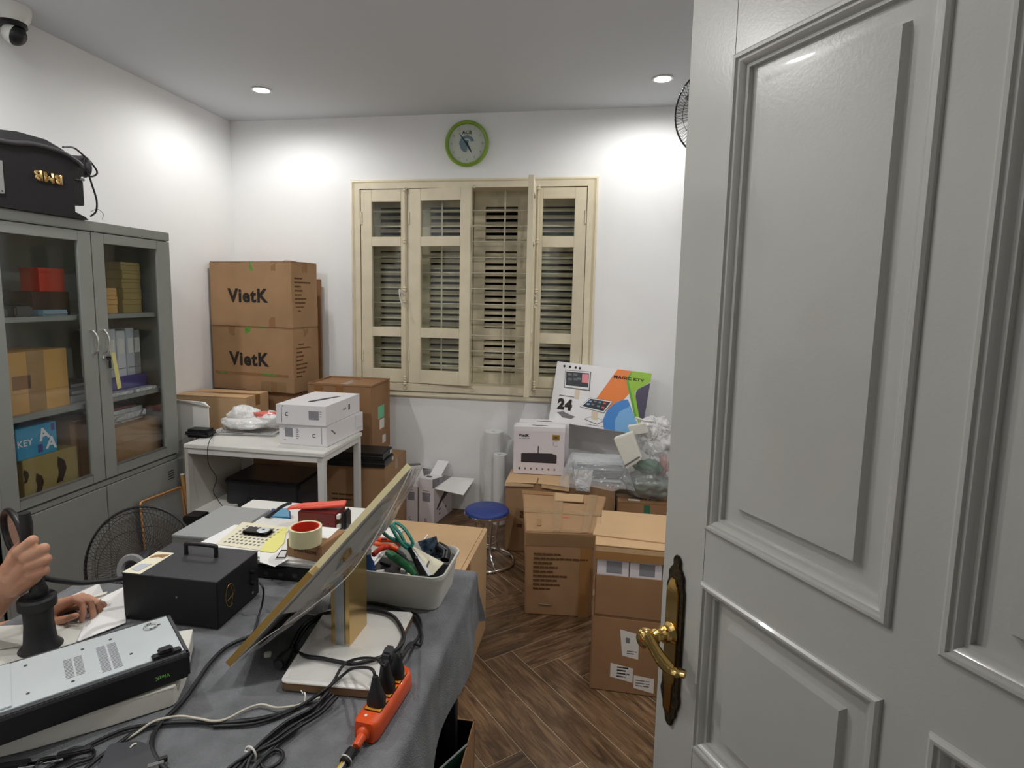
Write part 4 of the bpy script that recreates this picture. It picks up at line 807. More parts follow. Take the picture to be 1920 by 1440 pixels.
# the two pictured devices
f.poly(t, 'picture_stand', [(.235, .42), (.29, .42), (.285, .60), (.235, .60)], 'beige', .0010, **K_)
f.poly(t, 'picture_bezel', [(.098, .875), (.375, .895), (.392, .575), (.115, .575)], 'printgrey', .0012, **K_); f.poly(t, 'picture_bezel', [(.102, .865), (.362, .885), (.378, .595), (.120, .592)], 'white', .0015, **K_)
f.poly(t, 'picture_screen', [(.112, .845), (.355, .865), (.368, .630), (.128, .620)], 'screen', .0018, **K_); f.poly(t, 'picture_tile', [(.285, .84), (.352, .845), (.358, .70), (.292, .70)], 'pink', .0022, **K_)
for a, b in ((.13, .79), (.19, .80), (.14, .71), (.20, .72), (.235, .735)): f.rect(t, 'picture_icon', a, b, a+.045, b+.035, 'printgrey', .0022, **K_)
f.poly(t, 'picture_base', [(.37, .115), (.46, .18), (.60, .14), (.52, .055)], 'printgrey', .0010, **K_); f.poly(t, 'picture_base', [(.385, .120), (.46, .172), (.585, .138), (.52, .068)], 'white', .0013, **K_)
f.poly(t, 'picture_stand', [(.45, .13), (.515, .125), (.515, .26), (.445, .26)], 'beige', .0016, **K_)
f.poly(t, 'picture_bezel', [(.31, .30), (.575, .255), (.655, .465), (.405, .475)], 'printgrey', .0018, **K_); f.poly(t, 'picture_bezel', [(.315, .307), (.57, .265), (.645, .460), (.408, .468)], 'white', .0021, **K_); f.poly(t, 'picture_screen', [(.335, .318), (.565, .285), (.625, .445), (.412, .455)], 'screen', .0024, **K_)
for i, (a, b) in enumerate(((.40, .40), (.45, .41), (.50, .405), (.55, .40), (.38, .35), (.43, .355), (.49, .34), (.54, .33))): f.rect(t, 'picture_icon', a, b, a+.03, b+.025, ['kblue2', 'printgrey', 'bluegrey', 'coral'][i % 4], .0028, **K_)
f.text(t, '24', .150, .305, .078, 'print', .075, width=.098, lift=.002, world=True); f.rect(t, 'rule', .075, .435, .255, .450, 'printgrey', **K_)
f.poly(t, 'small_picture', [(.075, .16), (.14, .19), (.20, .16), (.28, .13), (.24, .085), (.14, .09), (.12, .12)], 'printgrey', .001, **K_)
for a in (.083, .145, .205, .250): f.poly(t, 'icon', [(a-.012, .925), (a, .905), (a+.014, .925), (a+.008, .95), (a-.008, .95)], 'print', .001, **K_)
f.lines(t, .40, .035, [.20], .02, .008, 'printgrey', 'small_lines', world=True)
# silver bag full of packaging
c = P(1212, 868, Y=3.60)
t = T('silver_bag', 'big crumpled clear and silver bag of packing on the taped carton', 'bag', (c.x, c.y, .377))
lump(t, 'silver_bundle', (c.x+.015, 3.60, .465), .150, .110, .088, 'silver', 2, .18, 1.5, 5, 0, fold=.10); lump(t, 'clear_bag', (c.x+.005, 3.62, .575), .155, .12, .19, 'bag', 8, .22, 1.4, 5, 0, fold=.25); lump(t, 'clear_bag_top', (c.x+.045, 3.64, .755), .105, .09, .115, 'bagthick', 11, .25, 1.4, 5, 0, fold=.35)
lump(t, 'green_contents', (c.x+.015, 3.56, .585), .075, .05, .045, 'greenbag', 4, .5, 2.5, 3); lump(t, 'pink_contents', (c.x+.10, 3.57, .60), .03, .03, .06, 'pinkbag', 5, .5, 2.5, 3)
a, b_, d_ = P(1151, 822, Y=3.47), P(1181, 812, Y=3.47), P(1202, 865, Y=3.45)
t = T('foam_block', 'white foam block standing askew in front of the silver bag', 'foam', P(1174, 879, Y=3.45)); q = [P(1150, 823, Y=3.47), P(1184, 811, Y=3.47), P(1202, 862, Y=3.45), P(1174, 880, Y=3.45)]
t.part('block', prism(q, (.012, .045, .004), bev=.004), 'foam', 40, world=True); t.part('edge_groove', prism([P(1171, 872, Y=3.448), P(1199, 855, Y=3.448), P(1200, 858, Y=3.448), P(1172, 875, Y=3.448)], (0, -.001, 0)), 'printgrey', world=True)
t = T('foam_strip', 'white foam strip sticking out of the top of the silver bag', 'foam', P(1195, 810, Y=3.52)); t.part('strip', prism([P(1176, 799, Y=3.53), P(1208, 795, Y=3.53), P(1214, 812, Y=3.53), P(1184, 816, Y=3.53)], (.01, .04, 0), bev=.003), 'foam', 40, world=True); t.part('white_stick', tube([P(1191, 783, Y=3.5), P(1210, 789, Y=3.51), P(1226, 790, Y=3.53)], .007, 8), 'foam', world=True)

# cartons on the right
h = .440
q = [P(983, 1151, Z=0), P(1108, 1158, Z=0), Vector((.075, 3.36, 0)), Vector((-.325, 3.34, 0)), P(986, 996, Z=h), P(1116, 1001, Z=h), P(1137, 931, Z=h), P(979, 920, Z=h)]
t = T('worn_carton', 'large worn brown carton with printed lines and a ripped taped top', 'box', (q[0]+q[2])/2)
bm = hexa(bmesh.new(), q, .005); bmesh.ops.subdivide_edges(bm, edges=[e for e in bm.edges if e.calc_length() > .1], cuts=6, use_grid_fill=True)
for v_ in bm.verts:
    k = v_.co*6; v_.co += Vector((noise.noise(k)*.004, noise.noise(k+Vector((5, 0, 0)))*.005*(v_.co.z > .01), noise.noise(k+Vector((0, 5, 0)))*.005*(v_.co.z > .02)))
t.part('body', bm, 'card', 40, world=True)
class QF(Face):
    def __init__(s, a, b, c, d, out):
        s.a, s.b, s.c, s.d = a, b, c, d; s.u = (b-a).normalized(); s.v = (d-a).normalized(); s.n = Vector(out).normalized(); s.W = (b-a).length; s.H = (d-a).length
    def at(s, x, y, h=.0008): return s.a+(s.b-s.a)*x+(s.d-s.a)*y+((s.c-s.d)-(s.b-s.a))*x*y+s.n*(h+.003)
ff = QF(q[0], q[1], q[5], q[4], (0, -1, .05)); tf = QF(q[4], q[5], q[6], q[7], (0, 0, 1))
ff.lines(t, .12, .73, [.40, .80, .28, .36, .30, .50, .36, .40, .26], .052, .020, 'printbrown', 'shipping_lines', world=True); ff.rect(t, 'packing_tape', 0, .84, 1, .985, 'tapeclear', world=True); ff.rect(t, 'packing_tape', .80, .0, .96, .85, 'tape2', .0004, world=True)
tf.rect(t, 'packing_tape', .0, .42, 1, .50, 'tapeclear', world=True); tf.rect(t, 'packing_tape', .38, 0, .50, 1, 'tapeclear', .0016, world=True); tf.rect(t, 'packing_tape', .80, .0, .90, 1, 'tapeclear', .0016, world=True); tf.rect(t, 'top_patch', .40, .76, .74, .98, 'card3', .002, world=True); tf.rect(t, 'slot', .42, .735, .76, .77, 'printbrown', .0012, world=True); tf.text(t, 'AB', .55, .34, .02, 'coral', 0, world=True, lift=.002); tf.rect(t, 'scuff', .17, .12, .22, .28, 'tape2', world=True); tf.rect(t, 'packing_tape', 0, .9, .42, 1, 'tape2', world=True)
t.part('tape_glint', tube([tf.at(0, .0, .002), tf.at(.3, .015, .004), tf.at(.52, .01, .006), tf.at(1, .0, .003)], .0022, 6), 'tapeclear', world=True); t.part('silver_label', tube([ff.at(.22, .14, .002), ff.at(.40, .13, .002)], .0024, 6), 'steel', world=True)
BX, BY, BR = .048, 2.272, R(-1.4)
def bloc(x, y): return (BX+x*math.cos(BR)-y*math.sin(BR), BY+x*math.sin(BR)+y*math.cos(BR))
cx, cy = bloc(.20, .175)
t = carton('lower_right_carton', 'brown carton with white shipping labels on the floor by the door edge', cx, cy, 0, .40, .35, .326, -1.4, 'card2', seam='x'); f = t.f['F']
f.poly(t, 'shipping_label', [(.315, .50), (.475, .47), (.475, .80), (.285, .84)][::1], 'label'); f.poly(t, 'label_print', [(.345, .68), (.385, .675), (.385, .74), (.342, .745)], 'printgrey', .0014); f.lines(t, .36, .56, [.10, .08], .03, .014, 'printgrey')
f.poly(t, 'shipping_label', [(.205, .20), (.430, .155), (.430, .345), (.205, .385)], 'label'); f.lines(t, .27, .33, [.12, .10, .13, .09], .04, .018, 'print', 'label_lines'); f.poly(t, 'shipping_label', [(.440, .09), (.64, .05), (.64, .24), (.440, .26)], 'label'); f.lines(t, .46, .19, [.14, .14, .14], .035, .014, 'printgrey')
cx, cy = bloc(.203, .168)
t = T('upper_right_carton', 'open brown carton holding white boxes, stacked on the labelled carton by the door', 'box', (cx, cy, .3262), BR); w_, d_, h_ = .392, .335, .170; k = .004
bm = bx(-w_/2, -w_/2+k, -d_/2, d_/2, 0, h_); bx(w_/2-k, w_/2, -d_/2, d_/2, 0, h_, 0, bm); bx(-w_/2, w_/2, -d_/2, -d_/2+k, 0, h_, 0, bm); bx(-w_/2, w_/2, d_/2-k, d_/2, 0, h_, 0, bm); bx(-w_/2, w_/2, -d_/2, d_/2, 0, k, 0, bm); t.part('body', bm, 'card2')
for i in range(3):
    x0 = -w_/2+.006+i*.128; wb = T('inner_white_box', ['white product box showing at the left in the open brown carton', 'white product box showing in the middle of the open brown carton', 'white product box partly behind the door edge in the open brown carton'][i], 'box', (cx, cy, .3305), BR, 'white boxes inside the open carton')
    wb.part('body', bx(x0, x0+.125, -d_/2+.008, d_/2-.01, 0, .226, .0015), 'lilac'); f2 = Face((x0, -d_/2+.008, 0), (1, 0, 0), (0, 0, 1), .125, .226); f2.rect(wb, 'grey_label', .30, .77, .78, .985, 'greyp')
t.part('lid', bx(-w_/2-.003, w_/2+.003, -d_/2-.002, d_/2-.02, .234, .292, .004), 'card3')
t.part('tape_band', bx(-w_/2-.0036, w_/2+.0036, -d_/2-.0028, -d_/2-.002, .236, .270), 'tape2')
t.part('flap', bx(-w_/2-.004, w_/2+.004, -d_/2-.002, -d_/2+.12, .2925, .2955), 'card3'); t.part('flap', prism([(-w_/2-.016, -d_/2+.085, .2965), (w_/2+.006, -d_/2+.055, .2965), (w_/2+.006, d_/2+.03, .300), (-w_/2+.020, d_/2+.03, .300), (-w_/2+.016, -d_/2+.20, .299), (-w_/2-.004, -d_/2+.195, .299)], (0, 0, .004)), 'card3')
# ================================================================ CARTON BEYOND THE TABLE, WORK TABLE WITH CLOTH
t = carton('end_carton', 'large tan carton behind the tool container at the far end of the cloth table', -.735, 2.385, 0, .560, .480, .502, -1.8, 'card3', seam='y', tape=None, flaps=False)
t.part('flap', prism([(-.280, -.24, .5025), (.262, -.243, .5025), (.262, .243, .5025), (-.280, .243, .5025)], (0, 0, .0035)), 'card3'); t.part('side_flap', prism([(.266, -.245, .505), (.281, -.245, .500), (.281, .243, .498), (.266, .246, .506)], (0, 0, .003)), 'card3')
t.part('tape_strip', bx(.16, .161, -.2415, -.2405, .1, .11), 'tape'); t.f['T'].rect(t, 'scratch', .55, .60, .56, .72, 'paper', .006); t.f['R'].rect(t, 'packing_tape', 0, .42, .30, 1, 'tape2')
TX0, TX1, TY0, TY1, TZ = -1.44, -.335, .42, 1.688, .750
t = T('work_table', 'long work table under the grey felt cloth', 'table', ((TX0+TX1)/2, (TY0+TY1)/2, 0)); W = lambda *a, **k: t.part(*a, world=True, **k)
CUTX, CUTY = -1.165, 1.405                         # the far left corner of the table is stepped back
bm = bx(TX0+.012, TX1-.012, TY0+.012, CUTY-.008, .720, .7455, .002); bx(CUTX+.008, TX1-.012, CUTY-.010, TY1-.012, .720, .7455, .002, bm); W('tabletop', bm, 'deskboard')
for x, y in ((TX0+.05, TY0+.05), (TX1-.05, TY0+.05), (TX1-.05, TY1-.05), (TX0+.05, CUTY-.05), (CUTX+.05, TY1-.05)):
    W('leg', bx(x-.018, x+.018, y-.018, y+.018, 0, .72, .002), 'blackmatte')
W('side_rail', bx(TX1-.06, TX1-.045, TY0+.06, TY1-.06, .68, .72), 'blackmatte')
bm = bmesh.new(); NX, NY = 150, 170; ax0, ax1, ay0, ay1 = TX0-.10, TX1+.185, TY0-.1, TY1+.16; g = []
for i in range(NX+1):
    row = []
    for j in range(NY+1):
        a, b = ax0+(ax1-ax0)*i/NX, ay0+(ay1-ay0)*j/NY
        hem = .02*math.sin(b*9+1)+.012*math.sin(b*23)
        def fold(q, lo, hi):
            e = max(lo-q, q-hi, 0); return (min(max(q, lo), hi), e, 1 if q > hi else -1)
        x, ex, sx = fold(a, TX0, TX1); y, ey, sy = fold(b, TY0, TY1)
        def drape(e): r = .016; return (r*math.sin(min(e/r, math.pi/2)), (r*(1-math.cos(min(e/r, math.pi/2))) + max(e-r*math.pi/2, 0)))
        hx, dx = drape(ex); hy, dy = drape(ey); d = max(dx, dy)
        flare = .0 if ex and ey else 0
        px = x+sx*(hx+dx*.10+flare*min(dx, dy)); py = y+sy*(hy+dy*.06+flare*min(dx, dy))
        if ex: px += sx*.012*math.sin(b*14)*min(dx/.1, 1)
        zz = TZ+.0016-d*.98
        k = .0035*noise.noise(Vector((a*5, b*5, 1)))+.0028*max(0, noise.noise(Vector(((a+b)*7, (a-b)*2.2, 4))))+.0012*noise.noise(Vector((a*22, b*18, 5)))
        zz += abs(k)*(1 if not (ex or ey) else .2)
        row.append(bm.verts.new((px, py, zz)))
    g.append(row)
for i in range(NX):
    for j in range(NY):
        m_ = (g[i][j].co+g[i+1][j+1].co)/2
        if m_.x < CUTX and m_.y > CUTY: continue
        bm.faces.new((g[i][j], g[i+1][j], g[i+1][j+1], g[i][j+1]))
def skirt(a, b, out, n=24):
    a, b, out = Vector(a), Vector(b), Vector(out); rows = []
    for i in range(n+1):
        p = a+(b-a)*i/n; w_ = .010*math.sin(i*.9); rows.append([bm.verts.new(p+out*h+Vector((0, 0, z))) for h, z in ((-.006, .0012), (.006, .0005), (.010, -.010), (.012+w_*.5, -.07), (.014+w_, -.15))])
    for i in range(n):
        for j in range(4): bm.faces.new((rows[i][j], rows[i+1][j], rows[i+1][j+1], rows[i][j+1]))
skirt((TX0-.01, CUTY, TZ+.0016), (CUTX+.004, CUTY, TZ+.0016), (0, 1, 0)); skirt((CUTX, CUTY, TZ+.0016), (CUTX, TY1+.01, TZ+.0016), (-1, 0, 0))
bmesh.ops.delete(bm, geom=[v for v in bm.verts if not v.link_faces], context='VERTS')
cl = T('table_cloth', 'dark grey felt cloth covering the work table', 'tablecloth', ((TX0+TX1)/2, (TY0+TY1)/2, TZ)); o = cl.part('cloth', bm, 'cloth', world=True)
for p in o.data.polygons: p.use_smooth = True
ZT = TZ+.0045
# dark open carton with a green thing beside the table leg
t = T('open_dark_carton', 'open dark carton on the floor under the table edge, bottom of the picture', 'box', (-.385, 1.52, 0)); k = .004
ox0, ox1, oy0, oy1, oh = -.52, -.317, 1.30, 1.678, .262
bm = bx(ox0, ox0+k, oy0, oy1, 0, oh); bx(ox1-k, ox1, oy0, oy1, 0, oh, 0, bm); bx(ox0, ox1, oy0, oy0+k, 0, oh, 0, bm); bx(ox0, ox1, oy1-k, oy1, 0, oh, 0, bm); bx(ox0, ox1, oy0, oy1, 0, k, 0, bm)
t.part('body', bm, 'card2', world=True); t.part('dark_inside', loft_rect((0, 0, oh), (1, 0, 0), (0, 1, 0), (0, 0, 1), (ox0+k, ox1-k, oy0+k, oy1-k), [(.0005, -.002), (.001, -oh+.01)]), 'black', world=True)  # inside faces of the carton covered with plain black
t = T('green_board', 'dark green board standing in the open dark carton', 'board', (-.40, 1.45, .01)); t.part('board', obox((-.375, 1.47, .14), (.055, .10, 0), (0, 0, .125), (.003, -.0016, 0)), 'greendark', world=True); t.part('edge', tube([(-.43, 1.37, .266), (-.32, 1.57, .266)], .003, 6), 'grey', world=True)

# ---- second table with papers
t = T('side_table', 'low white side table behind the cloth table holding papers', 'table', (-1.1, 1.93, 0)); W = lambda *a, **k: t.part(*a, world=True, **k)
W('tabletop', bx(-1.34, -.84, 1.735, 2.125, .728, .755, .003), 'deskboard')
for x in (-1.30, -.88):
    for y in (1.775, 2.085): W('leg', bx(x-.018, x+.018, y-.018, y+.018, 0, .728, .002), 'whitemetal')
# black receiver and flat white box on it
a = P(560, 1108, Z=ZT)
t = T('black_receiver', 'low black receiver with dark ports under the white flat box', 'device', (-.83, 1.61, ZT)); W = lambda *a, **k: t.part(*a, world=True, **k)
W('body', bx(-1.05, -.62, 1.520, 1.665, ZT, ZT+.036, .003), 'black'); 
for i in range(5): W('port', bx(-.93+i*.045, -.915+i*.045, 1.5192, 1.5202, ZT+.011, ZT+.022), 'darkgrey')
W('foot', bx(-.64, -.63, 1.53, 1.54, ZT-.001, ZT+.001), 'rubber')
t = T('flat_white_box', 'flat white foam box lying on the black receiver under the papers', 'box', (-.95, 1.66, ZT+.037)); W = lambda *a, **k: t.part(*a, world=True, **k); zf = ZT+.0375
W('body', bx(-1.12, -.60, 1.525, 1.83, zf, zf+.022, .006), 'whitepl', smooth=40); W('seam', bx(-1.121, -.599, 1.524, 1.831, zf+.010, zf+.0108), 'printgrey'); ZP = zf+.0226
def sheet(name, label, px, m, z=ZP, cat='paper', th=.0006, grp=None):
    q = [P(x, y, Z=z) for x, y in px]; c = sum(q, Vector())/len(q); t = T(name, label, cat, (c.x, c.y, z), 0, grp); t.part('sheet', prism(q, (0, 0, th)), m, world=True); return t
def pxface(px, z):
    a, b, c, d = [P(x, y, Z=z) for x, y in px]; return QF2(a, b, c, d)
class QF2(QF):
    def __init__(s, a, b, c, d): s.a, s.b, s.c, s.d = a, b, c, d; s.u = (b-a).normalized(); s.v = (d-a).normalized(); s.n = Vector((0, 0, 1)); s.W = (b-a).length; s.H = (d-a).length
    def at(s, x, y, h=.0008): return s.a+(s.b-s.a)*x+(s.d-s.a)*y+((s.c-s.d)-(s.b-s.a))*x*y+s.n*h
sheet('white_paper', 'white paper lying at the left behind the black amplifier', [(366, 1022), (520, 1050), (540, 995), (440, 984)], 'paper'); t = C.objects['white_paper']
sheet('white_paper', 'white sheet sticking out over the black receiver below the yellow paper', [(487, 1042), (487, 1054), (515, 1063), (542, 1048), (520, 1035)], 'paper', ZP+.0008)
t = sheet('dotted_sheet', 'white sheet printed with rows of small dark squares', [(404, 1020), (487, 1032), (550, 990), (455, 979)], 'pad', ZP+.0016)
f = pxface([(412, 1019), (486, 1027), (540, 992), (462, 983)], ZP+.0024); bm = bmesh.new()
for i in range(9):
    for j in range(7):
        a, b = .05+i*.105, .07+j*.135; prism([f.at(a, b, .0002), f.at(a+.045, b, .0002), f.at(a+.045, b+.055, .0002), f.at(a, b+.055, .0002)], (0, 0, .0006), bm)
t.part('printed_squares', bm, 'printgrey', world=True)
t = sheet('yellow_paper', 'pale yellow sheet between the dotted sheet and the small brown box', [(487, 1034), (515, 1036), (532, 1018), (538, 990), (528, 990), (500, 1014)], 'yellow', ZP+.0026)
t = sheet('printed_card', 'small white card with a black square outline left of the brown box', [(515, 1048), (534, 1048), (541, 1030), (526, 1030)], 'paper', ZP+.0026, 'card'); f = pxface([(517, 1047), (535, 1047), (540, 1031), (527, 1031)], ZP+.0034)
bm = bmesh.new()
for q in (((0, 0), (1, 0), (1, .14), (0, .14)), ((0, .86), (1, .86), (1, 1), (0, 1)), ((0, 0), (.10, 0), (.10, 1), (0, 1)), ((.9, 0), (1, 0), (1, 1), (.9, 1))): prism([f.at(a, b, 0) for a, b in q], (0, 0, .0005), bm)
t.part('printed_outline', bm, 'print', world=True)
c = P(483, 996, Z=ZP+.01)
t = T('remote_control', 'black key remote with a round silver pad on the dotted sheet', 'remote', (c.x, c.y, ZP+.0030), R(-3)); bm = bx(-.048, .048, -.024, .024, 0, .012, .009)
t.part('body', bm, 'black', 50); t.part('button_pad', lathe([(0, .012), (.021, .012), (.019, .0135), (0, .0142)], (.020, .002, 0), (0, 0, 1), 28), 'zinc'); t.part('mark', lathe([(0, .0142), (.005, .0142), (.004, .0148), (0, .0148)], (.020, .002, 0), (0, 0, 1), 16), 'darkgrey')
# small brown box with the tape roll on it
a, b_ = P(538, 1042, Z=ZP), P(603, 1056, Z=ZP)
t = T('small_brown_box', 'small brown box with dark lettering under the roll of tape', 'box', ((a+b_)/2)); uu = (b_-a).normalized(); ww = Vector((-uu.y, uu.x, 0)); hh = .052
t.part('body', hexa(bmesh.new(), [a, b_, b_+ww*.125, a+ww*.125, a+ZU*hh, b_+ZU*hh, b_+ww*.125+ZU*hh, a+ww*.125+ZU*hh], .002), 'card2', world=True)
ff = QF2(a, b_, b_+ZU*hh, a+ZU*hh); ff.v = ZU; ff.n = -ww; ff.text(t, 'ENDOSCOPE', .55, .52, .010, 'print', .03, world=True); t.part('white_slip', bx(0, .10, .03, .11, 0, .0012), 'paper').location = (a-t.loc)+ZU*hh+uu*.02
rc = P(573, 1003, Z=ZP+hh+.026); rr = .047; rc.z = ZP+hh+.002
t = T('tape_roll', 'large roll of cream packing tape with a red core on the small brown box', 'tape', rc)
t.part('tape', lathe([(rr*.86, 0), (rr, 0), (rr, .050), (rr*.86, .050), (rr*.86, 0)], (0, 0, 0), (0, 0, 1), 48), 'tapeside', 40); t.part('core', lathe([(rr*.80, -.0005), (rr*.858, -.0005), (rr*.858, .0490), (rr*.80, .0490), (rr*.80, -.0005)], (0, 0, 0), (0, 0, 1), 48), 'redcore', 40)
# flat red bag on a dark red clear case
t = T('red_clear_case', 'dark red see-through case with white corner blocks behind the roll of tape', 'case', (-.80, 1.76, ZP)); q = [P(598, 995, Z=ZP+.001), P(650, 994, Z=ZP+.001)]
x0, x1, y0 = q[0].x-.08, q[1].x-.02, q[0].y+.01
t.part('case', bx(x0, x1-.012, y0, y0+.08, ZP+.0005, ZP+.058, .003), 'darkred', world=True)
for z in (.006, .040): t.part('corner_block', bx(x1-.0115, x1-.001, y0+.002, y0+.02, ZP+z, ZP+z+.014, .001), 'foam', world=True)
t.part('dark_end', bx(x1, x1+.018, y0+.012, y0+.06, ZP+.001, ZP+.062, .006), 'black', world=True)
zr = ZP+.066
t = T('red_bag', 'flat coral red plastic bag lying on the dark red case', 'bag', (-.80, y0+.04, zr-.004)); q = [P(537, 957, Z=zr), P(552, 955, Z=zr), P(600, 954, Z=zr), P(646, 950, Z=zr+.004), P(650, 941, Z=zr+.006), P(610, 944, Z=zr), P(570, 946, Z=zr), P(545, 951, Z=zr)]
t.part('bag', prism(q, (0, 0, .007), bev=.002), 'coral', 50, world=True); t.part('fold', tube([P(556, 950, Z=zr+.007), P(590, 947, Z=zr+.009), P(640, 944, Z=zr+.009)], .0022, 6), 'coral', world=True)
t = T('blue_packet', 'shiny blue packet lying behind the roll of tape', 'packet', P(525, 968, Z=.757)); t.part('packet', prism([P(507, 975, Z=.79), P(543, 976, Z=.79), P(541, 958, Z=.80), P(528, 958, Z=.80)], (0, 0, .012), bev=.003), 'cyan', world=True); t.part('black_strap', tube([P(492, 975, Z=.80), P(505, 968, Z=.82), P(517, 958, Z=.84), P(532, 948, Z=.85), P(545, 943, Z=.85)], .006, 8), 'black', world=True); t.part('base', prism([P(500, 978, Z=.757), P(545, 980, Z=.757), P(545, 966, Z=.757), P(510, 962, Z=.757)], (0, 0, .020), bev=.003), 'navy', world=True)
q = [P(343, 1004, Z=.822), P(462, 983, Z=.822), P(487, 963, Z=.822), P(402, 958, Z=.822)]
t = T('grey_metal_box', 'flat grey metal box on the side table behind the papers', 'box', (-1.2, 1.76, .7565)); x0, x1 = -1.315, -1.126; y0, y1 = 1.625, 1.895; ztop = ZP-.0012
t.part('body', bx(x0, x1, y0, y1, .7565, ztop-.001, .002), 'cab', world=True); t.part('lid', bx(x0-.001, x1+.001, y0-.001, y1+.001, ztop-.010, ztop, .002), 'grey', world=True)

TILT = -4.0
# ---- monitor stand base, neck, tilted display
zb = ZT
q = [P(524, 1280, Z=zb+.018), P(703, 1296, Z=zb+.018), P(776, 1149, Z=zb+.018), P(612, 1143, Z=zb+.018)]
ang = math.atan2(q[1].y-q[0].y, q[1].x-q[0].x); bc = sum(q, Vector())/4
t = T('touch_display', 'touch display tilted back on a gold column with a square white base plate', 'monitor', (bc.x, bc.y, zb)); W = lambda *a, **k: t.part(*a, world=True, **k)
def rounded(px, r, n=5):
    out = []
    for i in range(len(px)):
        p, a, b = px[i], px[i-1], px[(i+1) % len(px)]; da, db = (a-p).normalized(), (b-p).normalized()
        for k in range(n+1):
            s = k/n; out.append((p+da*r)*(1-s)**2+p*2*s*(1-s)+(p+db*r)*s*s)
    return out
qr = rounded(q, .016); o = W('base_edge', prism([p-ZU*.0175 for p in qr], ZU*.0160, bev=.0015), 'goldedge'); W('base_plate', prism([p-ZU*.0010 for p in qr], ZU*.0035, bev=.001), 'whitepl')
W('base_film', prism([q[0]+Vector((.01, .01, .004)), q[1]+Vector((-.015, .012, .006)), q[1]*.6+q[2]*.4+Vector((-.03, 0, .010)), q[0]*.45+q[3]*.55+Vector((.012, 0, .007))], (0, 0, .0006)), 'filmc')
zt = zb+.021; a, b_, c = P(622, 1206, Z=zt), P(656, 1212, Z=zt), P(688, 1170, Z=zt); d = a+(c-b_)
nk_ = (a, b_, c, d)
e0, e1 = P(424, 1242, Z=.812), P(764, 869, Y=1.250); E1 = (e1-e0); CAMP = Vector((0, 0, H)); nv = (e0-CAMP).cross(e1-CAMP).normalized(); E2 = nv.cross(E1.normalized()).normalized(); E2 = E2 if E2.y > 0 else -E2
E2 = Matrix.Rotation(R(TILT), 3, E1.normalized()) @ E2; E3 = E1.normalized().cross(E2).normalized(); E3 = E3 if E3.z < 0 else -E3   # E3 = out of the back
DWi = .335
W('panel', hexa(bmesh.new(), [e0, e0+E1, e0+E1+E2*DWi, e0+E2*DWi]+[p+E3*.008 for p in (e0, e0+E1, e0+E1+E2*DWi, e0+E2*DWi)], .001), 'black')
a, b_, c, d = nk_
def toplane(p, off=.030): n_ = E3; return p+ZU*max(((e0+E3*off-p).dot(n_)/n_.z), .02)
neck = W('neck', hexa(bmesh.new(), [a, b_, c, d]+[toplane(p) for p in (a, b_, c, d)], .0), 'gold')
uu = (b_-a); nf = Vector((uu.y, -uu.x, 0)).normalized(); q4 = [a+uu*.24+nf*.001, a+uu*.74+nf*.001]; W('neck_strip', prism([q4[0], q4[1], toplane(q4[1], .034), toplane(q4[0], .034)], nf*.002), 'steel', parent=neck)
o = W('bezel', prism([e0-E3*.001-E2*.0015, e0+E1-E3*.001-E2*.0015, e0+E1+E3*.0125-E2*.0015, e0+E3*.0125-E2*.0015], E2*.0018), 'lit_edge');  # pale tone of the bezel holds reflected light in its colour
W('bezel_lower', prism([e0-E3*.0012-E2*.0020, e0+E1*.44-E3*.0012-E2*.0020, e0+E1*.44+E3*.0127-E2*.0020, e0+E3*.0127-E2*.0020], E2*.0006), 'goldunlit')  # lower half of the same bezel, coloured darker, without that reflected light
W('side_buttons', prism([e0+E1*.445+E3*.002-E2*.0035, e0+E1*.475+E3*.002-E2*.0035, e0+E1*.475+E3*.010-E2*.0035, e0+E1*.445+E3*.010-E2*.0035], E2*.002), 'gold')
bm = hexa(bmesh.new(), [e0+E3*.008+E1*.0+E2*.0, e0+E3*.008+E1, e0+E3*.008+E1+E2*DWi, e0+E3*.008+E2*DWi, e0+E1*.02+E2*.006+E3*.014, e0+E1*.98+E2*.006+E3*.014, e0+E1*.98+E2*(DWi-.006)+E3*.014, e0+E1*.02+E2*(DWi-.006)+E3*.014], .001); W('back_cover', bm, 'whitepl')
bm = hexa(bmesh.new(), [e0+E1*.22+E2*.05+E3*.014, e0+E1*.80+E2*.05+E3*.014, e0+E1*.80+E2*.285+E3*.014, e0+E1*.22+E2*.285+E3*.014, e0+E1*.28+E2*.08+E3*.050, e0+E1*.74+E2*.08+E3*.050, e0+E1*.74+E2*.255+E3*.050, e0+E1*.28+E2*.255+E3*.050], .004); W('electronics_hump', bm, 'whitepl')
bm = bmesh.new(); g = []; n = 30
for i in range(n+1):
    row = []
    for j in range(13):
        u, v = i/n, j/12; arch = math.sin(math.pi*min(max(u, 0), 1))**.7*math.sin(math.pi*(.12+.76*v))**.6
        off = .016+.050*arch+.007*noise.noise(Vector((u*9, v*3, 2)))*arch+.003*noise.noise(Vector((u*22, v*6, 4)))
        row.append(bm.verts.new(e0+E1*(u*.99+.005)+E2*(v*(DWi-.004)+.002)+E3*off))
    g.append(row)
for i in range(n):
    for j in range(12): bm.faces.new((g[i][j], g[i+1][j], g[i+1][j+1], g[i][j+1]))
W('protective_film', bm, 'filmm', smooth=80)
W('film_edge', tube([e0+E3*.014, e0+E1*.12+E3*.022+E2*.01, e0+E1*.34+E3*.055+E2*.02, e0+E1*.55+E3*.070+E2*.02, e0+E1*.80+E3*.045+E2*.01, e0+E1+E3*.014], .0011, 6), 'whitepl')

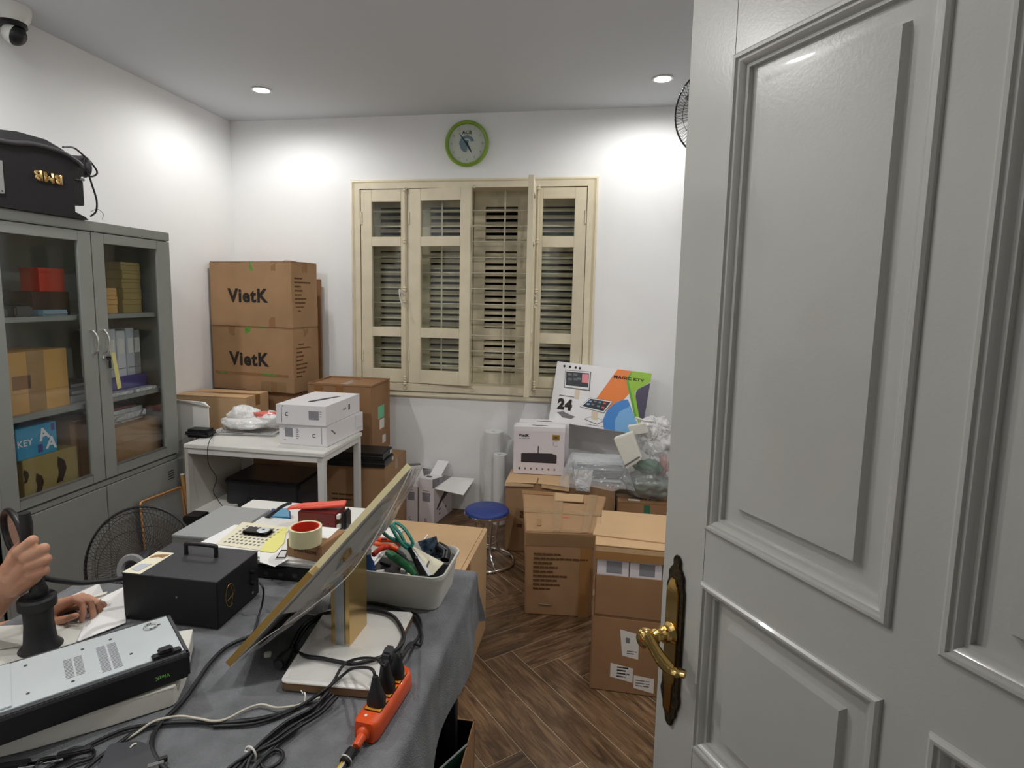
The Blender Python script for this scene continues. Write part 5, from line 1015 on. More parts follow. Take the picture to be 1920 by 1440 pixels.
# ---- tool container with tools
c0, c1 = P(823, 1147, Z=ZT), P(843, 1073, Z=ZT)
bw, bd, bh = .330, .205, .098; cx, cy = c0.x-bw/2+.012, c0.y+bd/2-.004
t = T('tool_container', 'white plastic container full of tools at the far right of the cloth table', 'container', (cx, cy, ZT), R(-2))
def rr_loop(w, d, r, z, n=6):
    out = []
    for (x, y, a0) in ((w/2-r, -d/2+r, -90), (w/2-r, d/2-r, 0), (-w/2+r, d/2-r, 90), (-w/2+r, -d/2+r, 180)):
        for k in range(n+1): a = R(a0+90*k/n); out.append(Vector((x+r*math.cos(a), y+r*math.sin(a), z)))
    return out
def lofts(loops, bm=None, cap0=True, cap1=False):
    bm = bm or bmesh.new(); L = [[bm.verts.new(p) for p in l] for l in loops]
    for A, B in zip(L, L[1:]):
        for k in range(len(A)): bm.faces.new((A[k], A[(k+1) % len(A)], B[(k+1) % len(B)], B[k]))
    if cap0: bm.faces.new(L[0][::-1])
    if cap1: bm.faces.new(L[-1])
    bmesh.ops.recalc_face_normals(bm, faces=bm.faces[:]); return bm
t.part('body', lofts([rr_loop(bw-.030, bd-.022, .03, 0), rr_loop(bw-.006, bd-.004, .032, bh-.012), rr_loop(bw+.006, bd+.006, .036, bh-.010), rr_loop(bw+.006, bd+.006, .036, bh), rr_loop(bw-.002, bd-.002, .034, bh+.001), rr_loop(bw-.010, bd-.008, .032, bh-.004), rr_loop(bw-.032, bd-.026, .028, .004)], cap1=True), 'offwhite', 50)
def cw(x, y, z): return Vector((cx, cy, ZT))+Matrix.Rotation(R(-2), 3, 'Z') @ Vector((x, y, z))
zc = ZT+bh
s = T('scissors', 'scissors with teal green handles standing in the container', 'scissors', P(790, 1070, Z=zc-.03)); W = lambda *a, **k: s.part(*a, world=True, **k)
def sc(x, y, h): return P(x, y, Z=zc+h)
pv = sc(764, 1037, .03)
W('handle', tube([sc(770, 1026, .045), sc(757, 1018, .060), sc(730, 1008, .085), sc(715, 993, .095), sc(718, 983, .10), sc(730, 984, .098), sc(742, 1003, .088), sc(752, 1018, .068), sc(762, 1027, .05)], .0048, 10), 'teal', smooth=60)
W('handle', tube([sc(766, 1028, .045), sc(760, 1020, .052), sc(750, 1000, .075), sc(738, 985, .085), sc(744, 981, .088), sc(757, 990, .082), sc(768, 1005, .070), sc(774, 1018, .058), sc(770, 1026, .048)], .0048, 10), 'teal', smooth=60)
W('blade', prism([sc(752, 1018, .05), sc(768, 1022, .05), sc(811, 1078, -.012), sc(803, 1080, -.012)], (.001, -.002, .0015)), 'steeldark'); W('blade', prism([sc(762, 1024, .046), sc(770, 1028, .046), sc(800, 1080, -.015), sc(786, 1078, -.015)], (.001, -.002, .0015)), 'black')
W('pivot', cyl(sc(781, 1045, .026), sc(781, 1045, .032), .004, 12), 'steel')
s = T('green_screwdriver', 'green handled screwdriver lying across the container', 'screwdriver', sc(760, 1060, -.02)); W = lambda *a, **k: s.part(*a, world=True, **k)
W('handle', tube([sc(726, 1036, .020), sc(733, 1040, .018), sc(750, 1052, .010), sc(768, 1066, .002), sc(778, 1078, -.012)], [.009, .0115, .012, .0115, .009], 12, 6), 'green', smooth=60); W('shaft', tube([sc(776, 1076, -.012), sc(790, 1090, -.045)], .003, 8, 0), 'steel')
s = T('orange_pliers', 'orange and red handled pliers at the left in the container', 'pliers', sc(710, 1035, -.02)); W = lambda *a, **k: s.part(*a, world=True, **k)
W('handle', tube([sc(700, 1018, .02), sc(715, 1022, .02), sc(730, 1024, .016), sc(745, 1030, .006)], .0075, 10), 'orange', smooth=60); W('handle', tube([sc(700, 1040, .012), sc(712, 1030, .016), sc(728, 1026, .014), sc(742, 1032, .0)], .0075, 10), 'redcore', smooth=60); W('jaws', tube([sc(742, 1031, .002), sc(755, 1042, -.02), sc(765, 1052, -.04)], [.009, .008, .004], 8), 'steeldark')
s = T('orange_cutter', 'orange cutter lying behind the pliers in the container', 'tool', sc(715, 1018, -.02)); s.part('handle', tube([sc(692, 1014, .012), sc(712, 1012, .016), sc(738, 1013, .008), sc(750, 1020, -.01)], .008, 10), 'orange', 60, world=True); s.part('slider', tube([sc(715, 1011, .025), sc(725, 1011, .024)], .003, 6, 0), 'printscr', world=True)
s = T('circuit_board', 'dark blue printed circuit board standing at the back of the container', 'circuit board', sc(800, 1025, -.05)); f0 = [sc(783, 1016, .025), sc(818, 1006, .035), sc(828, 1046, -.035), sc(800, 1050, -.035)]
s.part('board', prism(f0, (0, .002, .001)), 'pcb', world=True); ff = QF2(f0[3], f0[2], f0[1], f0[0]); ff.n = (f0[2]-f0[3]).cross(f0[0]-f0[3]).normalized()
for i in range(5): ff.rect(s, 'chip', .15+.15*i, .2+.1*(i % 3), .25+.15*i, .3+.1*(i % 3), 'printgrey' if i % 2 else 'black', .002, world=True)
s = T('white_card_tag', 'white instruction card leaning in the container by the scissors', 'card', sc(800, 1060, -.05)); f0 = [sc(774, 1025, .014), sc(832, 1056, -.005), sc(812, 1078, -.018), sc(806, 1077, -.018)]
s.part('card', prism(f0, (0, .0006, .0012)), 'pad', world=True); s.part('mark', prism([sc(803, 1053, .005), sc(806, 1054, .005), sc(800, 1068, -.006), sc(797, 1067, -.006)], (0, 0, .003)), 'printgrey', world=True)
s = T('black_roll', 'black rounded tool in the right back corner of the container', 'tool', sc(832, 1030, -.05)); s.part('body', tube([sc(822, 1024, .002), sc(836, 1034, -.004), sc(834, 1050, -.02)], .014, 12), 'black', 60, world=True); s.part('stripe', tube([sc(823, 1020, .014), sc(838, 1030, .009)], .002, 6, 0), 'steel', world=True)
s = T('blue_bottle', 'blue plastic bottle beside the gold column in the container', 'bottle', sc(691, 1060, -.09)); bb = sc(690, 1062, -.015); s.part('body', lathe([(0, -.075), (.017, -.075), (.018, -.06), (.018, .01), (.010, .024), (.009, .036), (0, .036)], bb, (-.05, .1, 1), 20), 'bluecap', 50, world=True); s.part('cap', lathe([(0, .036), (.011, .036), (.010, .052), (0, .053)], bb, (-.05, .1, 1), 16), 'offwhite', 50, world=True)
s = T('small_parts', 'jumble of small black and pale parts at the bottom of the container', 'parts', cw(0, 0, .02)); s.o['category'] = 'parts'
rnd = random.Random(3)
for i in range(26):
    p = cw(rnd.uniform(-.12, .13), rnd.uniform(-.07, .06), rnd.uniform(.045, .080)); a = rnd.uniform(0, 3); k = rnd.uniform(.008, .020)
    s.part('small_part', obox(p, (k*math.cos(a), k*math.sin(a), rnd.uniform(-.006, .006)), (-k*.5*math.sin(a), k*.5*math.cos(a), 0), (0, 0, .005), .001), ['black', 'pad', 'darkgrey', 'black', 'bluecap', 'label'][i % 6], world=True)
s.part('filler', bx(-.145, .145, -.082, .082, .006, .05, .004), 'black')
s.o.location = cw(0, 0, 0); s.o.rotation_euler = (0, 0, R(-2))
t = T('white_connector', 'small white connector lying loose on the cloth left of the base plate', 'connector', P(502, 1231, Z=ZT)); t.part('body', obox((0, 0, .005), (.007, .003, 0), (-.002, .005, 0), (0, 0, .005), .001), 'foam'); t.part('pin', obox((.008, .003, .004), (.003, .001, 0), (0, .001, 0), (0, 0, .001)), 'steel')
c = P(600, 1142, Z=ZT)
t = T('clear_zip_bag', 'small clear plastic bag flat on the cloth under the display', 'bag', c); bm = bmesh.new(); g = []
q = [P(546, 1152, Z=ZT), P(612, 1158, Z=ZT), P(622, 1110, Z=ZT), P(562, 1112, Z=ZT)]
for i in range(13):
    row = []
    for j in range(13):
        a, b = i/12, j/12; p = q[0]*(1-a)*(1-b)+q[1]*a*(1-b)+q[2]*a*b+q[3]*(1-a)*b; p.z += .004+.012*math.sin(math.pi*a)*math.sin(math.pi*b)*(1+.8*noise.noise(Vector((a*5, b*5, 0)))); row.append(bm.verts.new(p))
    g.append(row)
for i in range(12):
    for j in range(12): bm.faces.new((g[i][j], g[i+1][j], g[i+1][j+1], g[i][j+1]))
t.part('film', bm, 'bag', 70, world=True); t.part('seal', tube([q[0]+ZU*.005, q[1]+ZU*.005], .0012, 6, 0), 'bagthick', world=True)

# ---- orange power strip with plugs
A, B_ = P(690, 1352, Z=ZT+.030), P(752, 1262, Z=ZT+.030); ax = (B_-A); L = ax.length; rz = math.atan2(ax.y, ax.x)
t = T('power_strip', 'orange power strip with yellow sockets at the right edge of the cloth table', 'power strip', ((A.x+B_.x)/2, (A.y+B_.y)/2, ZT), rz)
L2 = L/2+.016; wv = .0265
def hull(ws, z): return [Vector((x, y, z)) for x, y in ((-L2, -wv*ws*.75), (-L2+.012, -wv*ws), (L2-.02, -wv*ws), (L2-.006, -wv*ws*.7), (L2, 0), (L2-.006, wv*ws*.7), (L2-.02, wv*ws), (-L2+.012, wv*ws), (-L2, wv*ws*.75))]
t.part('housing', lofts([hull(.9, 0), hull(1, .006), hull(1, .024), hull(.93, .034), hull(.80, .038)], cap1=True), 'orange', 50)
for i, x in enumerate((-.040, .004, .048)):
    s_ = t.part('socket', bx(x-.019, x+.019, -.018, .018, .0375, .0405, .0015), 'amber')
t.part('strain_relief', lathe([(0, -.002), (.014, -.002), (.0135, .006), (.0085, .010), (.0095, .014), (.0080, .017), (.0090, .021), (.0075, .024), (.0085, .028), (.0065, .034), (0, .034)], (-L2+.002, 0, .017), (-1, 0, -.08), 20), 'orange', 50); t.part('screw', cyl((-.072, .006, .0375), (-.072, .006, .039), .003, 12), 'foam')
PS = t.m
def psw(x, y, z): return PS @ Vector((x, y, z))
cord0 = psw(-L2-.030, 0, .014)
t = T('strip_cord', 'black, yellow and ivory wires of the power strip running off the front', 'cord', cord0)
fw = (P(652, 1425, Z=ZT+.006)-cord0)
pA = [cord0, P(668, 1395, Z=ZT+.009), P(652, 1420, Z=ZT+.008), P(634, 1446, Z=ZT+.008), P(600, 1500, Z=ZT+.008)]
sd = Vector((fw.y, -fw.x, 0)).normalized()
t.part('yellow_wire', tube([p+sd*.003 for p in pA], .0028, 8), 'wirey', world=True); t.part('ivory_wire', tube([p-sd*.0015+ZU*.001 for p in pA], .0026, 8), 'wirew', world=True); t.part('black_wire', tube([p-sd*.0055-ZU*.001 for p in pA], .0026, 8), 'wireb', world=True)
t.part('black_tape', tube([P(660, 1408, Z=ZT+.009), P(645, 1430, Z=ZT+.009)], .0095, 12, 0), 'black', world=True); t.part('white_tie', torus(P(650, 1423, Z=ZT+.009), fw, .0098, .0014, 20, 6), 'foam', world=True)
plugs = []
def plug(label, x, cab, top=.055, lean=(0, 0)):
    base = psw(x, 0, .0408); t = T('power_plug', label, 'plug', base, rz, 'black plugs in the power strip')
    t.part('body', lofts([rr_loop(.026, .036, .010, 0), rr_loop(.028, .036, .010, .014), [v+Vector((lean[0]*.4, lean[1]*.4, 0)) for v in rr_loop(.020, .022, .008, .032)], [v+Vector((lean[0], lean[1], 0)) for v in rr_loop(.011, .011, .005, top)]], cap1=True), 'rubber', 50)
    t.part('cable', tube([psw(x+lean[0], lean[1], .0408+top-.006)]+cab, .0032, 8), 'wireb', 60, world=True); return t
def cz(x, y, h=.004): return P(x, y, Z=ZT+h)
plug('black plug in the front socket of the orange power strip', -.040, [cz(700, 1258, .100), cz(688, 1252, .085), cz(660, 1254, .050), cz(640, 1268, .030), cz(614, 1290, .030), cz(570, 1320), cz(520, 1342), cz(440, 1352)], lean=(.004, .004))
plug('black plug in the middle socket of the orange power strip', .004, [cz(718, 1248, .110), cz(706, 1236, .095), cz(680, 1234, .065), cz(655, 1240, .040), cz(640, 1252, .036), cz(622, 1282, .030), cz(600, 1300), cz(548, 1332), cz(480, 1356), cz(400, 1362)], top=.062)
plug('large black adapter in the far socket of the orange power strip', .048, [cz(752, 1232, .10), cz(766, 1215, .07), cz(784, 1195, .01), cz(790, 1175), cz(784, 1155), cz(772, 1148, .004)], top=.05, lean=(.006, -.004))
t = T('power_adapter', 'black adapter block standing by the far end of the orange power strip', 'adapter', psw(.046, .026, .02)); t.part('body', obox(psw(.050, .022, .062), PS.to_3x3() @ Vector((.012, 0, .004)), PS.to_3x3() @ Vector((0, .011, 0)), Vector((.003, .006, .032)), .004), 'darkclear', 40, world=True); t.part('label', obox(psw(.050, .0105, .066), PS.to_3x3() @ Vector((.008, 0, .003)), PS.to_3x3() @ Vector((0, .0004, 0)), Vector((.002, .004, .018))), 'darkgrey', world=True)

# ---- cables lying on the cloth
def cable(label, pts, r=.0034, m='wireb', name='cable', extra=None, grp=None):
    q = [cz(*p) if len(p) > 2 else cz(p[0], p[1], r+.0015) for p in pts]; t = T(name, label, 'cable', (q[0].x, q[0].y, ZT), 0, grp)
    t.part('cable', tube(q, r, 10, 7), m, 70, world=True); return t
zp = .024
cable('thick black cable looping around the gold column over the white base plate', [(530, 1240, .012), (545, 1215, .010), (565, 1178, .012), (590, 1158, .014), (620, 1148, .024), (655, 1144, .029), (700, 1144, .028), (733, 1153, .028), (750, 1172, .027), (757, 1196, .024), (746, 1216, .026), (720, 1230, .029), (690, 1240, .030), (660, 1245, .030), (630, 1240, .030), (600, 1234, .028), (572, 1230, .024), (555, 1218, .008), (560, 1198, .006), (580, 1170, .006), (610, 1152, .006)], .0046)
t = T('cable_connector', 'black socket connector at the left end of the looped cable', 'connector', cz(532, 1238)); t.part('body', tube([cz(524, 1245, .014), cz(534, 1232, .015), cz(548, 1218, .013)], [.015, .014, .011, .006], 12), 'rubber', 60, world=True); t.part('pin_face', cyl(cz(523, 1246, .014), cz(521, 1248, .014), .010, 14), 'darkgrey', world=True)
cable('black cable running behind the white base plate to the container', [(640, 1135, .006), (690, 1130, .006), (735, 1138), (775, 1156), (790, 1185), (788, 1208), (770, 1206, .012), (758, 1222, .03), (748, 1245, .05)], .0038)
cable('thick black cable snaking from the display past the grey chassis to the front', [(495, 1185), (462, 1196), (425, 1213), (392, 1245), (368, 1280), (345, 1312), (320, 1338), (300, 1358), (287, 1380), (285, 1405), (297, 1428), (318, 1450), (345, 1475)], .0048)
cable('black cable of the pair running left under the white wire', [(600, 1300, .004), (560, 1325), (500, 1345), (430, 1355), (350, 1354), (290, 1358), (240, 1366), (190, 1386), (140, 1412), (90, 1440), (40, 1470)], .0036)
cable('black cable branching down left towards the picture corner', [(520, 1340), (440, 1354), (340, 1353), (270, 1364), (225, 1392), (180, 1425), (140, 1460)], .0036)
cable('thin white wire running across the cloth over the black cables', [(600, 1308, .005), (560, 1322, .005), (520, 1327, .006), (490, 1321, .006), (460, 1330, .006), (425, 1348, .010), (400, 1352, .012), (370, 1347, .012), (335, 1343, .010), (290, 1352, .012), (255, 1375), (215, 1400), (196, 1425), (180, 1455)], .0024, 'wirew')
for i, (dx, dy) in enumerate(((0, 0), (6, 3), (12, 7), (-5, -2))):
    cable(['black cable of the tied bundle at the front, nearest the power strip', 'second black cable of the tied bundle at the front', 'third black cable of the tied bundle at the front', 'leftmost black cable of the tied bundle at the front'][i],
          [(620+dx, 1300+dy, .012+.004*i), (590+dx, 1330+dy, .006+.003*i), (545+dx*1.4, 1355+dy, .005+.003*i), (505+dx, 1385+dy, .006+.003*i), (470+dx*.3, 1413+dy*.3, .006+.003*i), (440+dx*1.6, 1440+dy, .005), (400+dx*2, 1480+dy, .005)], .0034, grp=None)
cable('black cable making a small loop right of the tied bundle', [(618, 1298, .014), (590, 1335), (560, 1360), (535, 1385), (512, 1405), (490, 1428), (500, 1442), (525, 1428), (530, 1412), (515, 1406), (495, 1420, .008), (470, 1450, .008)], .0034)
t = T('white_cable_tie', 'white tie around the black cable bundle at the front of the table', 'cable tie', cz(468, 1413)); t.part('band', torus(cz(470, 1413, .010), (P(505, 1385, Z=ZT)-P(440, 1440, Z=ZT)), .013, .002, 20, 6), 'foam', world=True); t.part('tail', tube([cz(464, 1410, .02), cz(458, 1408, .022)], .0015, 6, 0), 'foam', world=True)
t = T('white_cable_tie', 'white tie on the pair of cables beside the base plate', 'cable tie', cz(572, 1303)); t.part('band', torus(cz(572, 1308, .010), (1, .7, 0), .009, .0014, 20, 6), 'foam', world=True); t.part('tail', tube([cz(568, 1300, .018), cz(564, 1294, .022)], .0013, 6, 0), 'foam', world=True)
cable('short black cable looping in the bottom left corner of the cloth', [(60, 1445), (75, 1425), (110, 1418, .010), (130, 1406, .012), (150, 1402, .010), (172, 1405), (176, 1415), (165, 1424), (140, 1432), (110, 1448)], .003)
t = T('hdmi_cable_end', 'black cable plug with a shiny metal tip in the bottom left corner', 'connector', cz(30, 1438)); t.part('plug', obox(cz(20, 1437, .008), (.026, .012, 0), (-.004, .008, 0), (0, 0, .005), .002), 'black', world=True); t.part('metal_tip', obox(cz(52, 1436, .008), (.012, .0055, 0), (-.002, .005, 0), (0, 0, .003), .0006), 'chrome', world=True)
t = T('black_usb_plug', 'black usb plug lying among the loops at the bottom left', 'connector', cz(140, 1405)); t.part('plug', obox(cz(140, 1410, .016), (.024, .013, 0), (-.003, .006, 0), (0, 0, .004), .002), 'rubber', world=True); t.part('metal_tip', obox(cz(100, 1425, .012), (.014, .008, 0), (-.002, .004, 0), (0, 0, .002), .0006), 'chrome', world=True)
q = [P(205, 1400, Z=ZT+.003), P(262, 1395, Z=ZT+.003), P(290, 1405, Z=ZT+.003), P(300, 1450, Z=ZT+.003), P(180, 1452, Z=ZT+.003)]
t = T('grey_pouch', 'dark grey flat pouch under the white wire at the bottom edge', 'pouch', sum(q, Vector())/5); t.part('pouch', prism(rounded(q, .01), (0, 0, .007), bev=.003), 'darkgrey', 50, world=True); t.part('glint', tube([cz(244, 1402, .011), cz(250, 1396, .012), cz(256, 1394, .011)], .0015, 6), 'foam', world=True)
t = T('silver_plug_tip', 'small silver plug tip at the end of the thick black cable', 'connector', cz(300, 1432)); t.part('tip', obox(cz(292, 1434, .008), (.010, .008, 0), (-.003, .004, 0), (0, 0, .003), .0006), 'chrome', world=True); t.part('sleeve', obox(cz(305, 1424, .008), (.006, .005, 0), (-.003, .004, 0), (0, 0, .004), .001), 'rubber', world=True)
# ---- black amplifier with handle
t = T('black_amplifier', 'black metal box with a carry handle on top, standing on the cloth table', 'amplifier', (-1.028, 1.343, ZT)); w_, d_, h_ = .267, .183, .126
t.part('body', bx(-w_/2, w_/2, -d_/2, d_/2, .003, h_-.002, .0015), 'blackmatte'); t.part('lid', bx(-w_/2-.001, w_/2+.001, -d_/2-.001, d_/2+.001, h_-.004, h_, .001), 'blacktop')
t.part('handle', tube([(-.045, .035, h_), (-.045, .035, h_+.022), (-.038, .035, h_+.031), (.038, .035, h_+.031), (.045, .035, h_+.022), (.045, .035, h_)], .0058, 10, 5), 'black', 60)
f = boxfaces(w_, d_, h_); l = t.part('label', prism([(-w_/2+.001, -d_/2+.001, h_), (-w_/2+.052, -d_/2+.001, h_), (-w_/2+.052, -d_/2+.125, h_), (-w_/2+.001, -d_/2+.125, h_)], (0, 0, .0006)), 'pad')
f['T'].poly(t, 'label_print', [(.03, .45), (.10, .52), (.16, .50), (.18, .62), (.10, .60), (.04, .56)], 'tape2', .0014, parent=l); f['T'].poly(t, 'label_print', [(.03, .10), (.14, .06), (.16, .30), (.05, .28)], 'binder2', .0014, parent=l)
t.part('screw', cyl((w_/2, .06, .02), (w_/2+.001, .06, .02), .004, 12), 'steel'); t.part('screw', cyl((.02, -d_/2, .075), (.02, -d_/2-.001, .075), .0025, 10), 'steel')
bm = tube([f['R'].at(.28+.10*math.cos(a), .52+.24*math.sin(a), .0006) for a in [R(i*30) for i in range(11)]], .0007, 5); tube([f['R'].at(.30, .30, .0006), f['R'].at(.34, .52, .0006), f['R'].at(.29, .74, .0006)], .0008, 5, 6, bm); tube([f['R'].at(.22, .44, .0006), f['R'].at(.36, .50, .0006)], .0007, 5, 0, bm)
t.part('emblem', bm, 'goldprint')
for z in (.40, .66): t.part('side_knob', cyl((w_/2, .055, z*h_), (w_/2+.012, .055, z*h_), .006, 12), 'black')
cable('black cable hanging from the side of the amplifier to the cloth', [(487, 1092, .085), (494, 1106, .07), (492, 1130, .03), (486, 1152, .008), (478, 1180), (470, 1192)], .0026)

# ---- opened device chassis on a foam pad
zc0, zc1 = .800, .856
A, B_ = P(0, 1345, Z=zc1), P(356, 1222, Z=zc1); D_ = P(312, 1153, Z=zc1); ux = (B_-A).normalized(); uy = Vector((-ux.y, ux.x, 0)); wd = (D_-B_).dot(uy); L = (B_-A).length+.10
A = B_-ux*L; ch = math.atan2(ux.y, ux.x)
t = T('device_chassis', 'long black device lying upside down with its bare silver metal underside up', 'device', (B_.x, B_.y, zc0), ch); hh = zc1-zc0
t.part('body', bx(-L, 0, 0, wd, 0, hh-.004, .005), 'black', 40); rim = bx(-L, 0, 0, .012, hh-.012, hh, .002); bx(-L, 0, wd-.006, wd, hh-.010, hh, .001, rim); bx(-.007, 0, 0, wd, hh-.012, hh, .001, rim); t.part('rim', rim, 'darkgrey')
t.part('metal_plate', bx(-L+.004, -.008, .013, wd-.007, hh-.010, hh+.001, .001), 'zinc'); t.part('raised_plate', bx(-L+.02, -.285, .018, wd-.010, hh+.001, hh+.004, .001), 'zinc')
def slots(x0, x1, y0, y1, nx, ny):
    bm = bmesh.new()
    for i in range(nx):
        for j in range(ny):
            x = x0+(x1-x0)*(i+.1)/nx; y = y0+(y1-y0)*j/ny; bx(x, x+(x1-x0)/nx*.8, y, y+(y1-y0)/ny*.45, hh+.0008, hh+.0013, 0, bm)
    return bm
t.part('vent_slots', slots(-.150, -.112, .030, .135, 2, 22), 'printgrey'); t.part('vent_slots', slots(-.206, -.172, .050, .125, 2, 14), 'printgrey')
for x, y in ((-.035, .02), (-.12, .150), (-.095, .065), (-.17, .145), (-.195, .035), (-.262, .045), (-.262, .150), (-.028, .150), (-.29, .035)): t.part('screw_hole', lathe([(0, hh+.001), (.0032, hh+.001), (.0028, hh+.0018), (0, hh+.0018)], (x, y, 0), (0, 0, 1), 12), 'darkgrey')
for x, y in ((-.318, .060), (-.318, .095), (-.318, .128)): t.part('bent_tab', obox((x, y, hh+.008), (.014, .002, .002), (-.001, .006, 0), (0, 0, .003), .001), 'chrome')
t.part('corner_mount', torus((-.045, wd-.035, hh+.003), (0, 0, 1), .012, .0025, 20, 6), 'chrome'); t.part('plastic_latch', bx(-.066, -.012, .010, .028, hh, hh+.006, .002), 'black'); t.part('latch_top', bx(-.054, -.026, .014, .036, hh+.005, hh+.012, .003), 'black')
t.part('side_slot', bx(-.42, -.34, wd-.022, wd-.018, hh+.001, hh+.0015), 'black'); ff = Face((-L, 0, 0), (1, 0, 0), (0, 0, 1), L, hh, (0, -1, 0)); ff.text(t, 'VietK', 1-.052/L, .42, .008, 'greenprint', .02, rot=math.pi)
q = [P(362, 1184, Z=.790), P(347, 1252, Z=.790), P(328, 1292, Z=.790), P(200, 1332, Z=.790), P(60, 1372, Z=.790), P(-60, 1400, Z=.79), P(-60, 1270, Z=.790), P(150, 1215, Z=.790)]
t = T('foam_pad', 'white foam pad under the upturned black device', 'foam pad', (sum(q, Vector())/8).to_2d().to_3d()+Vector((0, 0, ZT))); t.part('pad', prism([Vector((p.x, p.y, ZT)) for p in rounded(q, .012)], (0, 0, .792-ZT), bev=.008), 'foam', 60, world=True); t.part('wrap', prism([Vector((p.x, p.y, .7925)) for p in q], (0, 0, .004), bev=.001), 'foam', 60, world=True)
# white papers and opened small box beyond the chassis
t = T('small_open_box', 'small opened white box with its flaps spread, beyond the resting hand', 'box', P(190, 1150, Z=ZT)); W = lambda *a, **k: t.part(*a, world=True, **k)
W('flap', prism([P(150, 1150, Z=ZT+.002), P(110, 1128, Z=ZT+.01), P(186, 1094, Z=.80), P(196, 1118, Z=.77)], (0, 0, .0015)), 'paper'); W('panel', prism([P(192, 1120, Z=ZT+.012), P(233, 1101, Z=ZT+.03), P(236, 1168, Z=ZT+.003), P(150, 1202, Z=ZT+.002)], (0, 0, .0015)), 'paper'); W('inner', prism([P(120, 1200, Z=ZT+.002), P(150, 1203, Z=ZT+.002), P(196, 1160, Z=ZT+.004), P(150, 1160, Z=ZT+.004)], (0, 0, .001)), 'white')
W('plastic_clip', obox(P(186, 1117, Z=.80), (.016, .008, .004), (-.003, .006, 0), (0, 0, .003), .001), 'foam')
t = T('white_tray', 'cream coloured board under the hands at the left table edge', 'board', P(60, 1215, Z=ZT)); t.part('board', prism([P(-60, 1180, Z=ZT+.001), P(160, 1170, Z=ZT+.001), P(140, 1215, Z=ZT+.001), P(-60, 1290, Z=ZT+.001)], (0, 0, .006), bev=.001), 'offwhite', world=True); t.part('groove', tube([P(-40, 1225, Z=ZT+.008), P(115, 1200, Z=ZT+.008)], .001, 5, 0), 'printgrey', world=True)

# ---- bench magnifier held by the person
YM_ = 1.10
t = T('bench_magnifier', 'black bench magnifier with an oval lens ring, gripped by the raised hand', 'magnifier', P(72, 1215, Z=ZT)); W = lambda *a, **k: t.part(*a, world=True, **k)
pc = P(70, 1130, Y=YM_); pz = lambda y: P(70, y, Y=YM_).z
W('post', lathe([(0, ZT-pc.z), (.046, ZT-pc.z), (.045, ZT-pc.z+.006), (.033, ZT-pc.z+.020), (.029, -.05), (.030, -.012), (.038, -.008), (.0385, .012), (.034, .017), (0, .017)], pc, (0, 0, 1), 28), 'rubber', 40)
W('neck', tube([pc+ZU*.012, P(72, 1100, Y=YM_), P(58, 1060, Y=YM_), P(50, 1020, Y=YM_), P(49, 985, Y=YM_), P(46, 962, Y=YM_)], [.018, .015, .013, .0125, .013, .012], 14), 'black', smooth=60)
a, b_ = P(46, 958, Y=YM_), P(-2, 1035, Y=YM_+.0)
ring = []
for i in range(36):
    s = 2*math.pi*i/36; px = 27+24*math.cos(s)*.72-19*math.sin(s)*.55; py = 1003+ -46*math.sin(s)*.98+6*math.cos(s); ring.append(P(px, py, Y=YM_+.05-.05*math.cos(s)))
W('lens_ring', tube(ring, .0075, 10, 0, None, True), 'black', smooth=60); c = sum(ring, Vector())/36; bm = bmesh.new(); vc = bm.verts.new(c); vs_ = [bm.verts.new(p) for p in ring]
for i in range(36): bm.faces.new((vc, vs_[i], vs_[(i+1) % 36]))
W('lens', bm, 'mirrorglass')
t = T('black_hose', 'thick black hose running from the magnifier to the black amplifier', 'hose', P(150, 1090, Y=1.16)); t.part('hose', tube([P(80, 1083, Y=1.12), P(110, 1089, Y=1.15), P(150, 1093, Y=1.2), P(200, 1089, Y=1.24), P(236, 1084, Y=1.27), P(250, 1084, Y=1.30)], .0062, 10), 'rubber', 60, world=True)

# ---- floor fan behind the table
fy = 1.90; fc_ = P(266, 1060, Y=fy); fr_ = abs(P(263, 949, Y=fy).z-fc_.z)*.94; fn = Vector((.12, -.97, .2)).normalized(); fu = Vector((0, 0, 1)).cross(fn).normalized(); fv = fn.cross(fu)
t = T('floor_fan', 'floor fan with a dark wire cage and grey hub behind the black amplifier', 'fan', (fc_.x, fc_.y, 0)); W = lambda *a, **k: t.part(*a, world=True, **k)
def fp_(r, a, h=0): return fc_+fu*r*math.cos(a)+fv*r*math.sin(a)+fn*h
W('cage_rim', tube([fp_(fr_, R(i*6)) for i in range(60)], .0052, 8, 0, None, True), 'fanwire', smooth=60)
def cage(sign):
    bm = bmesh.new()
    for i in range(84):
        a = R(i*360/84); tube([fp_(fr_, a), fp_(fr_*.93, a+.03*sign, .030*sign), fp_(fr_*.62, a+.10*sign, .052*sign), fp_(fr_*.24, a+.16*sign, .058*sign)], .0009, 4, 2, bm)
    for r, h in ((fr_*.62, .052), (fr_*.93, .030)): tube([fp_(r, R(i*10), h*sign) for i in range(36)], .0012, 5, 0, bm, True)
    return bm
o = W('front_cage', cage(1), 'fanwire'); o['kind'] = 'stuff'; o = W('back_cage', cage(-1), 'fanwire'); o['kind'] = 'stuff'
W('hub_ring', lathe([(fr_*.13, .054), (fr_*.25, .052), (fr_*.26, .060), (fr_*.24, .068), (fr_*.16, .068), (fr_*.13, .060), (fr_*.13, .054)], fc_, fn, 32), 'grey', smooth=40); W('hub_badge', lathe([(0, .054), (fr_*.14, .054), (fr_*.14, .058), (0, .060)], fc_, fn, 24), 'darkgrey')
